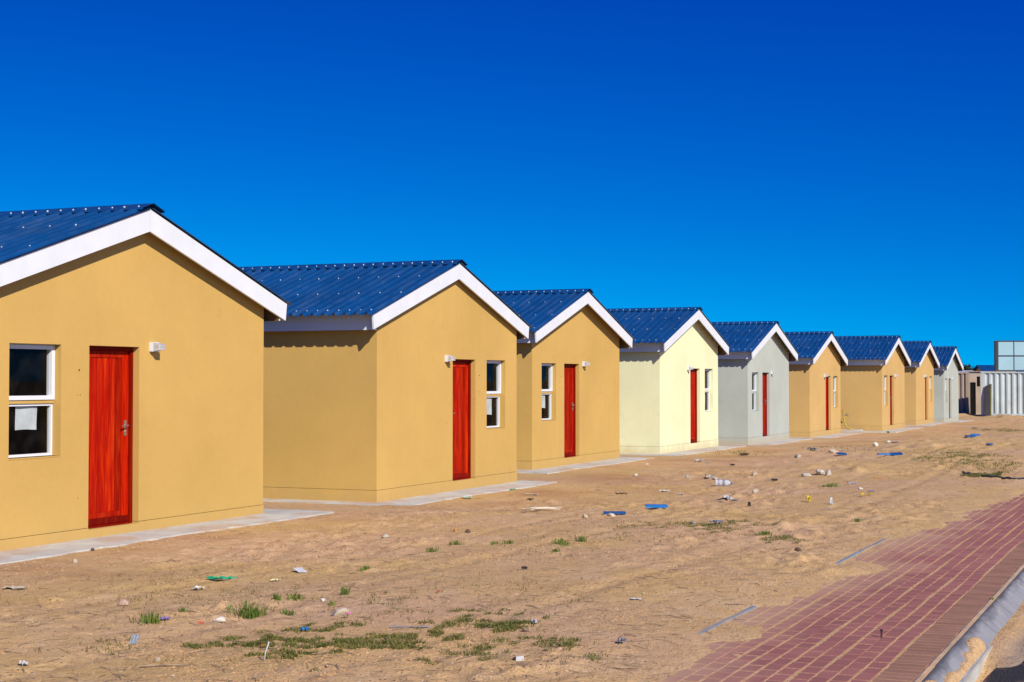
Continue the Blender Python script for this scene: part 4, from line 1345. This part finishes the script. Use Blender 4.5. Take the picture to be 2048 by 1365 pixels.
# litter
scrap('crumpled strip of green plastic film at lower left', (11.749, 7.924), 0.232, 0.09, 0.018, 'green_plastic', 51, 'plastic film', 'plastic_film', IMG + 0.12)
scrap('yellow and white printed wrapper at lower left', (10.965, 7.623), 0.092, 0.07, 0.016, 'wrapper', 52, 'wrapper', 'wrapper', IMG + 0.2)
scrap('bright white card lying in front of the leftmost door', (12.499, 7.576), 0.097, 0.10, 0.003, 'white_litter', 53, 'card', 'card', IMG + 0.75, 0.35, lift=0.02)
scrap('cream scrap of paper left of the white card', (11.815, 7.411), 0.088, 0.06, 0.010, 'cream_litter', 54, 'paper', 'paper_scrap', IMG)
scrap('torn strip of weathered cardboard at the left edge', (10.654, 9.293), 0.190, 0.10, 0.010, 'card', 55, 'cardboard', 'cardboard', IMG - 0.1)
scrap('grey-blue plastic shard standing up at lower left', (8.628, 6.507), 0.057, 0.075, 0.006, 'grey_litter', 56, 'plastic shard', 'plastic_shard', IMG - 0.3, 0.8, lift=0.02)
scrap('lilac wrapper at the right end of a grass tuft', (9.406, 6.831), 0.058, 0.05, 0.012, 'purple_litter', 57, 'wrapper', 'wrapper', IMG)
scrap('orange-red plastic bit left of the white chipped stone', (9.392, 6.510), 0.036, 0.03, 0.012, 'red_litter', 58, 'plastic bit', 'plastic_bit', IMG)
scrap('blue and red wrapper scrap in the green weeds', (9.345, 5.623), 0.062, 0.06, 0.012, 'blue_plastic', 59, 'wrapper', 'wrapper', IMG)
scrap('pink wrapper scrap in front of the large pale rock', (9.977, 5.643), 0.044, 0.03, 0.010, 'pink_litter', 60, 'wrapper', 'wrapper', IMG, lift=0.03)
scrap('long frayed strip of pale plastic in the weed patch', (9.750, 5.020), 0.280, 0.022, 0.004, 'grey_litter', 61, 'plastic strip', 'plastic_strip', IMG - 0.1)
scrap('white crumpled scrap right of the weed patch', (10.077, 4.217), 0.035, 0.05, 0.018, 'white_litter', 62, 'paper', 'paper_scrap', IMG)
scrap('grey crumpled plastic scrap left of the lower edging stones', (9.560, 3.390), 0.055, 0.06, 0.018, 'grey_litter', 63, 'plastic scrap', 'plastic_scrap', IMG)
scrap('flat white scrap on bare sand above the lower edging stones', (11.508, 3.966), 0.078, 0.04, 0.005, 'white_litter', 64, 'paper', 'paper_scrap', IMG)
scrap('brown curled leaf scrap below the green weeds', (9.775, 4.153), 0.061, 0.05, 0.012, 'wood_grey', 65, 'leaf', 'dry_leaf', IMG + 0.2)
scrap('teal plastic piece on the edge of the second apron', (22.723, 10.680), 0.152, 0.14, 0.012, 'teal_plastic', 66, 'plastic piece', 'plastic_piece', IMG)
scrap('small green scrap beside the second apron', (24.788, 10.784), 0.095, 0.08, 0.012, 'green_plastic', 67, 'plastic scrap', 'plastic_scrap', IMG)
scrap('pale torn card right of the second apron', (23.794, 10.001), 0.215, 0.10, 0.010, 'card', 68, 'cardboard', 'cardboard', IMG)
scrap('black scrap below the pale torn card', (22.704, 9.569), 0.087, 0.08, 0.015, 'black_litter', 69, 'scrap', 'scrap', IMG)
scrap('white torn plastic scrap left of the bottle', (25.184, 8.169), 0.152, 0.10, 0.014, 'white_litter', 70, 'plastic scrap', 'plastic_scrap', IMG + 0.3)
scrap('small white scrap below the torn plastic', (24.295, 7.594), 0.089, 0.08, 0.010, 'white_litter', 71, 'paper', 'paper_scrap', IMG)
scrap('crumpled white paper below the bottle', (22.593, 6.359), 0.104, 0.14, 0.030, 'white_litter', 72, 'paper', 'paper_scrap', IMG + 0.5, 0.25)
scrap('pale plastic scrap left of the crumpled paper', (22.313, 6.386), 0.074, 0.08, 0.010, 'grey_litter', 73, 'plastic scrap', 'plastic_scrap', IMG)
scrap('pale plastic scrap right of the crumpled paper', (22.498, 6.211), 0.096, 0.08, 0.008, 'grey_litter', 74, 'plastic scrap', 'plastic_scrap', IMG)
scrap('weathered cardboard piece above the bottle', (28.942, 8.449), 0.210, 0.30, 0.030, 'card', 75, 'cardboard', 'cardboard', IMG + 0.2, 0.2)
scrap('dark driftwood-like scrap before the third house', (24.193, 8.592), 0.180, 0.06, 0.016, 'black_litter', 76, 'scrap', 'scrap', IMG)
scrap('yellow plastic scrap standing up on bare sand', (22.201, 5.052), 0.050, 0.10, 0.020, 'yellow_plastic', 77, 'plastic scrap', 'plastic_scrap', IMG, 0.9, lift=0.04)
scrap('white pointed scrap right of the yellow one', (21.752, 4.634), 0.042, 0.12, 0.010, 'white_litter', 78, 'paper', 'paper_scrap', IMG, 0.8, lift=0.04)
scrap('small yellow scrap, left of two near the weeds', (23.103, 4.459), 0.051, 0.06, 0.016, 'yellow_plastic', 79, 'plastic scrap', 'plastic_scrap', IMG, 0.5, lift=0.02)
scrap('small yellow scrap, right of two near the weeds', (23.257, 4.372), 0.037, 0.06, 0.016, 'yellow_plastic', 80, 'plastic scrap', 'plastic_scrap', IMG, 0.5, lift=0.02)
scrap('lilac scrap beside the two small yellow scraps', (23.878, 4.481), 0.068, 0.08, 0.014, 'purple_litter', 81, 'plastic scrap', 'plastic_scrap', IMG)
scrap('white scrap on bare sand below the pointed one', (20.698, 4.430), 0.040, 0.06, 0.010, 'white_litter', 82, 'paper', 'paper_scrap', IMG)
scrap('dark crumpled bag in front of the grey house', (39.182, 10.575), 0.218, 0.30, 0.035, 'black_litter', 83, 'bag', 'plastic_bag', IMG)
scrap('pale scrap group in front of the cream house', (35.026, 10.523), 0.186, 0.18, 0.030, 'white_litter', 84, 'paper', 'paper_scrap', IMG)
scrap('white scrap right of the pale scrap group', (34.754, 10.227), 0.092, 0.12, 0.020, 'white_litter', 85, 'paper', 'paper_scrap', IMG)
scrap('grey-green bag in front of the grey house door', (42.876, 9.638), 0.193, 0.30, 0.045, 'grey_litter', 86, 'bag', 'plastic_bag', IMG)
scrap('bright green scrap in front of the house with the standpipe', (62.939, 11.129), 0.119, 0.20, 0.04, 'green_plastic', 87, 'plastic scrap', 'plastic_scrap', IMG)
scrap('dark flat offcut on the far sand near the last house', (69.598, 8.615), 0.258, 0.3, 0.02, 'grey_litter', 88, 'offcut', 'offcut', IMG)
scrap('pale grey sheet on the far sand beneath the tan houses', (50.071, 8.637), 0.221, 0.3, 0.015, 'grey_litter', 89, 'sheet', 'sheet_scrap', IMG)
scrap('white scrap of paper at lower far left', (7.634, 6.588), 0.049, 0.05, 0.014, 'white_litter', 90, 'paper', 'paper_scrap', IMG)
scrap('pale plastic sheet crumpled in the far weed line', (18.188, 5.256), 0.156, 0.16, 0.022, 'grey_litter', 91, 'plastic sheet', 'plastic_sheet', IMG)
scrap('rusty red chip near the white straw', (8.681, 5.542), 0.029, 0.03, 0.012, 'stone_orange', 92, 'chip', 'chip', IMG)
scrap('tiny red scrap at the end of a sand ridge', (11.346, 5.585), 0.024, 0.03, 0.010, 'red_litter', 93, 'scrap', 'scrap', IMG)

def bottle():
    P = (26.816, 7.610)
    L, r = 0.300, 0.062
    root = empty('plastic_bottle', (P[0], P[1], gz1(*P) + r * 0.75), IMG - 0.35)
    tag(root, 'clear plastic bottle lying on its side on the sand', 'bottle', 'litter scattered on the sand')
    xs = [0, 0.03, 0.06, 0.14, 0.17, 0.22, 0.25, 0.38, 0.41, 0.46, 0.49, 0.62, 0.65, 0.78, 0.90, 0.94]
    rs = [0.6, 0.95, 1, 1, 0.9, 0.9, 1, 1, 0.9, 0.9, 1, 1, 0.97, 0.85, 0.4, 0.36]
    MB().tube([((x - 0.5) * L, 0, 0) for x in xs], [r * k for k in rs], 12).build('body', 'clear', root, True)
    MB().tube([((0.94 - 0.5) * L, 0, 0), (0.5 * L, 0, 0)], r * 0.42, 10).build('cap', 'blue_plastic', root)
    MB().tube([((0.50 - 0.5) * L, 0, 0), ((0.61 - 0.5) * L, 0, 0)], r * 1.015, 12, False).build('label_band', 'grey_litter', root)
bottle()

def carton():
    P = (8.753, 3.762)
    s = 0.049
    root = empty('drink_carton', (P[0], P[1], gz1(*P)), IMG + 0.15)
    tag(root, 'small white carton with dark end lying below the weeds', 'carton', 'litter scattered on the sand')
    MB().add([(-s * .5, -s * .3, 0), (s * .5, -s * .28, 0), (s * .52, s * .3, 0), (-s * .5, s * .26, 0), (-s * .44, -s * .2, s * .55), (s * .5, -s * .25, s * .62), (s * .48, s * .28, s * .6), (-s * .46, s * .2, s * .5)],
             [(0, 3, 2, 1), (4, 5, 6, 7), (0, 1, 5, 4), (1, 2, 6, 5), (2, 3, 7, 6), (3, 0, 4, 7)]).build('body', 'white_litter', root)
    MB().add([(-s * .95, -s * .2, 0.0), (-s * .51, -s * .28, 0.0), (-s * .51, s * .24, 0.0), (-s * .95, s * .2, 0), (-s * .92, 0, s * .25), (-s * .46, -s * .18, s * .5), (-s * .47, s * .18, s * .48)],
             [(0, 3, 2, 1), (0, 1, 5, 4), (4, 5, 6), (2, 3, 4, 6), (3, 0, 4), (1, 2, 6, 5)]).build('torn_end', 'black_litter', root)
carton()

def straw():
    P = (8.282, 5.276)
    z = gz1(*P)
    mb = MB().tube([(0, 0, -0.02), (0.005, -0.008, 0.05), (0.018, -0.025, 0.115)], 0.004, 8)
    o = mb.build('drinking_straw', 'white_litter', None, True, (P[0], P[1], z))
    tag(o, 'white drinking straw sticking up out of the sand', 'straw', 'litter scattered on the sand')
straw()

def sticks():
    P = (19.887, 8.203)
    root = empty('stick_bundle', (P[0], P[1], gz1(*P) + 0.02), IMG)
    tag(root, 'loose bundle of pale sticks left of the blue boards', 'sticks', 'litter scattered on the sand')
    rng = random.Random(9)
    for k in range(8):
        a = rng.uniform(-0.3, 0.3); L = rng.uniform(0.12, 0.26); x, y = rng.uniform(-.14, .14), rng.uniform(-.10, .10)
        MB().tube([(x - L * math.cos(a), y - L * math.sin(a), rng.uniform(-0.01, 0.02)), (x, y, 0.01), (x + L * math.cos(a + .1), y + L * math.sin(a + .1), rng.uniform(-0.01, 0.02))], 0.006, 5).build('stick', 'wood_pale', root)
sticks()

def twig(label, P, L, a, seed):
    rng = random.Random(seed)
    z = gz1(*P)
    pts = []
    for k in range(7):
        t = k / 6 - 0.5
        x = P[0] + math.cos(a) * L * t + rng.uniform(-.1, .1) * L * 0.25 * math.sin(a); y = P[1] + math.sin(a) * L * t + rng.uniform(-.1, .1) * L * 0.25
        pts.append((x - P[0], y - P[1], gz1(x, y) - z + 0.006 + rng.uniform(0, 0.008)))
    o = MB().tube(pts, [0.006, 0.006, 0.006, 0.005, 0.005, 0.004, 0.003], 5).build('twig', 'wood_grey', None, False, (P[0], P[1], z))
    tag(o, label, 'twig', 'dry twigs on the sand')
twig('dry twig curving above the lower edging stones', (11.598, 3.205), 0.129, IMG - 0.05, 1)
twig('dry twig on bare sand below the upper weed line', (15.527, 3.834), 0.161, IMG + 0.06, 2)
twig('straw coloured twig at the bottom edge, centre right', (8.788, 3.082), 0.148, IMG + 0.05, 3)
twig('thin twig at lower left below the wrapper', (11.178, 6.538), 0.115, IMG, 4)
twig('twig lying left of the big grass tuft', (9.804, 6.895), 0.128, IMG - 0.1, 5)
twig('long dry twig crossing the bottom left weeds', (7.936, 5.762), 0.291, IMG + 0.12, 6)
twig('dry twig left of the lilac wrapper scraps', (8.148, 6.237), 0.057, IMG + 0.3, 7)
twig('thin curved twig below the pointed white scrap', (21.052, 4.231), 0.268, IMG + 0.05, 8)
twig('short dark twig near the far edge of the paving', (19.570, 2.765), 0.073, IMG, 9)

def hose():
    pts2 = [(30.49, 4.00), (29.48, 3.65), (29.02, 3.38), (28.97, 3.12), (28.34, 2.85), (29.08, 2.58), (30.19, 2.25)]
    pts = []
    for k in range(len(pts2) - 1):
        for s in range(6):
            t = s / 6
            pts.append((pts2[k][0] * (1 - t) + pts2[k + 1][0] * t, pts2[k][1] * (1 - t) + pts2[k + 1][1] * t))
    pts.append(pts2[-1])
    o0 = pts[0]
    z0 = gz1(*o0)
    o = MB().tube([(x - o0[0], y - o0[1], gz1(x, y) - z0 + 0.012 + 0.008 * math.sin(k * 0.7)) for k, (x, y) in enumerate(pts)], 0.02, 8).build('black_pipe', 'dark_metal', None, True, (o0[0], o0[1], z0))
    tag(o, 'black plastic pipe lying along the weeds at the right edge', 'pipe')
hose()

def bolt():
    P = (10.613, 1.928)
    root = empty('steel_bolt', (P[0], P[1], -0.004))
    tag(root, 'small dark steel bolt standing up from the red paving', 'bolt')
    MB().tube([(0, 0, -0.01), (0, 0, 0.048)], 0.006, 8).build('shank', 'dark_metal', root)
    MB().tube([(0, 0, 0.048), (0, 0, 0.058)], 0.011, 6).build('head', 'dark_metal', root)
bolt()

# ------------------------------------------------------------------ grass
def m_grass(name, a, b_):
    m, nt, b = newmat(name, 0.75, 0.15)
    p = pos(nt)
    setc(nt, b, mix(nt, ramp(nt, noise(nt, p, 9.0, 3), [(0.35, 0.0), (0.65, 1.0)]), a, b_))
    return m
MAT['grass'] = m_grass('green_grass', (0.085, 0.145, 0.022), (0.175, 0.225, 0.040))
MAT['grass_dry'] = m_grass('dry_grass', (0.20, 0.15, 0.055), (0.34, 0.23, 0.09))
MAT['grass_low'] = m_grass('creeping_weed', (0.085, 0.115, 0.022), (0.230, 0.200, 0.055))

def blade(mb, x, y, z, h, a, lean, w, rng):
    c, s = math.cos(a), math.sin(a)
    px_, py_ = -s * w, c * w
    x1, y1 = x + c * lean * 0.35, y + s * lean * 0.35
    x2, y2 = x + c * lean, y + s * lean
    o = len(mb.v)
    mb.v += [(x - px_, y - py_, z - 0.01), (x + px_, y + py_, z - 0.01), (x1 + px_ * .8, y1 + py_ * .8, z + h * 0.62), (x1 - px_ * .8, y1 - py_ * .8, z + h * 0.62), (x2, y2, z + h)]
    mb.f += [(o, o + 1, o + 2, o + 3), (o + 3, o + 2, o + 4)]

def fastbuild(mb, name, mat, loc=None):
    me = bpy.data.meshes.new(name)
    me.from_pydata(mb.v, [], mb.f); me.update()
    return link(name, me, mat, None, False, loc)

def tuft(label, P, wpx_m, h, n, seed):
    rng = random.Random(seed)
    mb = MB(); z0 = gz1(*P)
    ru, rv = wpx_m / 2, min(wpx_m / 2, 0.16)
    loc_ = []
    for k in range(n):
        u, v = max(-1.3, min(1.3, rng.gauss(0, 0.5))) * ru, max(-1.3, min(1.3, rng.gauss(0, 0.5))) * rv
        x = u * math.sin(TH) + v * math.cos(TH); y = -u * math.cos(TH) + v * math.sin(TH)
        loc_.append((x, y))
    zz = ground_z(np.array([P[0] + q[0] for q in loc_]), np.array([P[1] + q[1] for q in loc_])) - z0
    for (x, y), z_ in zip(loc_, zz):
        hh = h * rng.uniform(0.45, 1.05)
        blade(mb, x, y, float(z_), hh, rng.uniform(0, 6.28), hh * rng.uniform(0.2, 0.9), rng.uniform(0.0025, 0.005), rng)
    o = fastbuild(mb, 'grass_tuft', 'grass', (P[0], P[1], z0))
    tag(o, label, 'grass tuft', 'green grass tufts on the sand')

tuft('thickest green grass tuft, right of the white chipped stone', (9.927, 6.456), 0.239, 0.090, 170, 1)
tuft('leaning long-bladed grass tuft left of the lilac wrapper', (9.286, 6.873), 0.202, 0.094, 90, 2)
tuft('low grass tuft above the orange-red bit', (9.746, 6.916), 0.060, 0.034, 26, 3)
tuft('small bright grass tuft upper left of the large pale rock, left one', (10.569, 6.620), 0.079, 0.051, 40, 4)
tuft('small bright grass tuft upper left of the large pale rock, right one', (10.716, 6.540), 0.119, 0.056, 55, 5)
tuft('low grass tuft directly left of the large pale rock', (10.091, 6.211), 0.113, 0.049, 60, 6)
tuft('grass tuft just right of the small cream stone', (10.522, 6.092), 0.062, 0.046, 30, 7)
tuft('wispy grass tuft above the small cream stone', (10.989, 6.248), 0.064, 0.088, 32, 8)
tuft('flat grass tuft on the sand right of the white card', (12.771, 7.039), 0.121, 0.042, 45, 9)
tuft('spreading grass tuft, leftmost in the middle line of tufts', (14.558, 7.236), 0.145, 0.062, 45, 10)
tuft('grass tuft in the middle line, just right of the spreading one', (15.287, 7.328), 0.141, 0.060, 50, 11)
tuft('small grass tuft in the middle line, third from the left', (15.453, 6.946), 0.076, 0.049, 26, 12)
tuft('grass tuft in the middle line, fourth from the left', (15.455, 6.776), 0.140, 0.054, 46, 13)
tuft('fan shaped grass tuft left of the tallest middle tuft', (15.203, 6.062), 0.199, 0.073, 80, 14)
tuft('compact tallest grass tuft in the middle of the sand', (15.618, 5.993), 0.107, 0.075, 60, 15)
tuft('low grass tuft just below the fan shaped tuft', (14.548, 5.860), 0.100, 0.040, 40, 16)
tuft('wide dark green tuft in front of the rubble', (26.032, 5.553), 0.284, 0.083, 120, 17)
tuft('lone dark tuft on the bare sand near the paving', (18.819, 3.688), 0.120, 0.048, 40, 18)
tuft('dense weed tuft left of the upper edging stones', (17.003, 4.355), 0.166, 0.044, 170, 19)
tuft('small weed growing out beside the kerb and border pavers', (12.750, 1.456), 0.055, 0.031, 26, 20)

def patches(name, label, mat, ells, h0, h1, seed, thr=-0.05, wd=(0.002, 0.0042), lean=(0.4, 1.4)):
    rng = random.Random(seed)
    nprng = np.random.default_rng(seed)
    mb = MB()
    for (cx, cy, ru, rv, n) in ells:
        a = nprng.uniform(0, 2 * np.pi, n * 3); q = np.sqrt(nprng.uniform(0, 1, n * 3))
        u = q * np.cos(a) * ru; v = q * np.sin(a) * rv
        x = cx + u * math.sin(TH) + v * math.cos(TH); y = cy - u * math.cos(TH) + v * math.sin(TH)
        keep = (0.6 * fbm(x / 0.30, y / 0.26, 91, 3) + 0.75 * fbm(x / 0.09, y / 0.09, 93, 2) > thr + 0.10 + 0.35 * (q - 0.5)) & (y > 3.2)
        x, y = x[keep][:n], y[keep][:n]
        z = ground_z(x, y)
        for k in range(len(x)):
            h = rng.uniform(h0, h1)
            blade(mb, x[k], y[k], z[k], h, rng.uniform(0, 6.28), h * rng.uniform(*lean), rng.uniform(*wd), rng)
    o = fastbuild(mb, name, mat)
    tag(o, label, 'grass', kind='stuff')

patches('weed_patch', 'low creeping green weeds spread in patches over the sand', 'grass_low', [
    (8.99, 5.07, 0.75, 0.65, 5200), (9.39, 5.53, 0.45, 0.38, 1200), (8.79, 5.92, 0.30, 0.33, 700), (10.13, 4.70, 0.54, 0.62, 2200), (8.84, 4.27, 0.63, 0.35, 1300),
    (9.32, 3.85, 0.35, 0.33, 600), (9.86, 4.34, 0.24, 0.27, 700), (7.99, 4.71, 0.12, 0.17, 60), (9.03, 3.51, 0.37, 0.23, 160), (8.42, 6.51, 0.30, 0.38, 150),
    (17.76, 5.02, 0.64, 0.93, 1500), (17.83, 5.97, 0.72, 0.77, 700), (16.59, 4.03, 0.32, 0.46, 500), (10.33, 7.08, 0.79, 1.16, 300), (10.54, 5.68, 0.61, 0.70, 300), (11.44, 5.09, 0.80, 0.88, 160), (14.98, 5.93, 0.82, 1.08, 220), (16.23, 5.78, 0.88, 0.58, 260)], 0.006, 0.028, 5, 0.0, lean=(0.6, 2.2))
patches('weed_patch', 'yellow-green weeds growing over the far sand at right', 'grass_low', [
    (34.08, 4.04, 1.10, 4.30, 3000), (29.64, 3.28, 0.64, 1.02, 2600), (39.19, 5.09, 0.85, 2.64, 1000), (64.54, 6.56, 0.89, 5.49, 2200), (43.42, 8.85, 1.11, 3.08, 700), (40.76, 11.11, 0.94, 1.48, 400), (41.00, 5.94, 1.15, 2.39, 500)], 0.014, 0.050, 6, -0.02, (0.003, 0.006))
patches('dry_grass', 'sparse dry grass wisps scattered over the sand', 'grass_dry', [
    (10.66, 7.64, 1.72, 2.16, 1400), (10.53, 5.51, 1.14, 1.02, 700), (12.17, 5.88, 1.73, 2.34, 500), (8.62, 5.60, 1.56, 1.01, 700), (17.14, 6.04, 1.74, 3.87, 700), (9.11, 4.05, 0.96, 0.97, 400), (24.46, 6.50, 2.40, 5.51, 600), (33.73, 4.69, 2.10, 8.85, 700)], 0.012, 0.055, 7, 0.08, (0.0012, 0.0026))

# ------------------------------------------------------------------ crumbs of soil, pebbles and twigs nobody could count
def field_points(n, seed, rough_only=False):
    g = np.random.default_rng(seed)
    pts = []
    while len(pts) < n:
        r = 1 / g.uniform(1 / 70, 1 / 8.3, 4000); a = TH + g.uniform(-0.34, 0.34, 4000)
        x, y = r * np.cos(a), r * np.sin(a)
        ok = (y > 3.0) & (y < 10.7)
        if rough_only:
            ok &= fbm(x / 1.6, y / 1.2, 33, 3) > 0.08
        pts += list(zip(x[ok], y[ok]))
    return pts[:n]

def litter_stuff(name, label, mat, pts, s0, s1, seed, flat=0.6, cat='pebbles'):
    rng = random.Random(seed)
    mb = MB()
    z = ground_z(np.array([p[0] for p in pts]), np.array([p[1] for p in pts]))
    base = [(1, 0, 0), (0.3, 0.95, 0.1), (-0.8, 0.6, -0.05), (-0.85, -0.5, 0.05), (0.25, -0.95, 0), (0.15, 0.05, 0.9), (-0.25, -0.05, 0.75)]
    fc = [(0, 1, 5), (1, 2, 6, 5), (2, 3, 6), (3, 4, 5, 6), (4, 0, 5)]
    for k, (x, y) in enumerate(pts):
        s = rng.uniform(s0, s1) * (1 + 0.02 * math.hypot(x, y)); a = rng.uniform(0, 6.28); c, d = math.cos(a), math.sin(a); e = rng.uniform(0.5, 1)
        mb.add([(x + s * (bx_ * c - by_ * e * d), y + s * (bx_ * d + by_ * e * c), z[k] - 0.15 * s + s * bz_ * flat * rng.uniform(.7, 1.2)) for bx_, by_, bz_ in base], fc)
    o = fastbuild(mb, name, mat)
    tag(o, label, cat, kind='stuff')
MAT['clod'] = simple('sandy_clod', (0.46, 0.275, 0.13), 0.95, 0.1, 0.25, 20)
litter_stuff('soil_clods', 'small clods of sand churned up all over the ground', 'clod', field_points(4200, 1, True), 0.006, 0.020, 1, 0.65, 'clods')
litter_stuff('pebbles', 'small grey and tan pebbles strewn over the sand', 'stone_pale', field_points(420, 2), 0.005, 0.015, 2)
litter_stuff('dark_crumbs', 'dark crumbs of bark and soil strewn over the sand', 'stone_dark', field_points(4200, 3), 0.004, 0.012, 3, 0.5, 'crumbs')
litter_stuff('white_crumbs', 'tiny white flecks of litter strewn over the sand', 'white_litter', field_points(130, 4), 0.004, 0.012, 4, 0.3, 'litter')

def twig_stuff():
    rng = random.Random(77)
    mb = MB()
    fp = field_points(1300, 9)
    fz = ground_z(np.array([q[0] for q in fp]), np.array([q[1] for q in fp]))
    for (x, y), z_ in zip(fp, fz):
        L = rng.uniform(0.02, 0.09) * (1 + 0.012 * math.hypot(x, y)); a = rng.uniform(0, 6.28); w = rng.uniform(0.0012, 0.003)
        z = float(z_) + w; c, s = math.cos(a) * L, math.sin(a) * L
        b = rng.uniform(-.2, .2)
        mb.tube([(x - c, y - s, z), (x + b * s, y - b * c, z + 0.006), (x + c, y + s, z + 0.002)], w, 4, False)
    o = fastbuild(mb, 'dry_twigs', 'wood_grey')
    tag(o, 'fine dry twigs and straws strewn over the sand', 'twigs', kind='stuff')
twig_stuff()
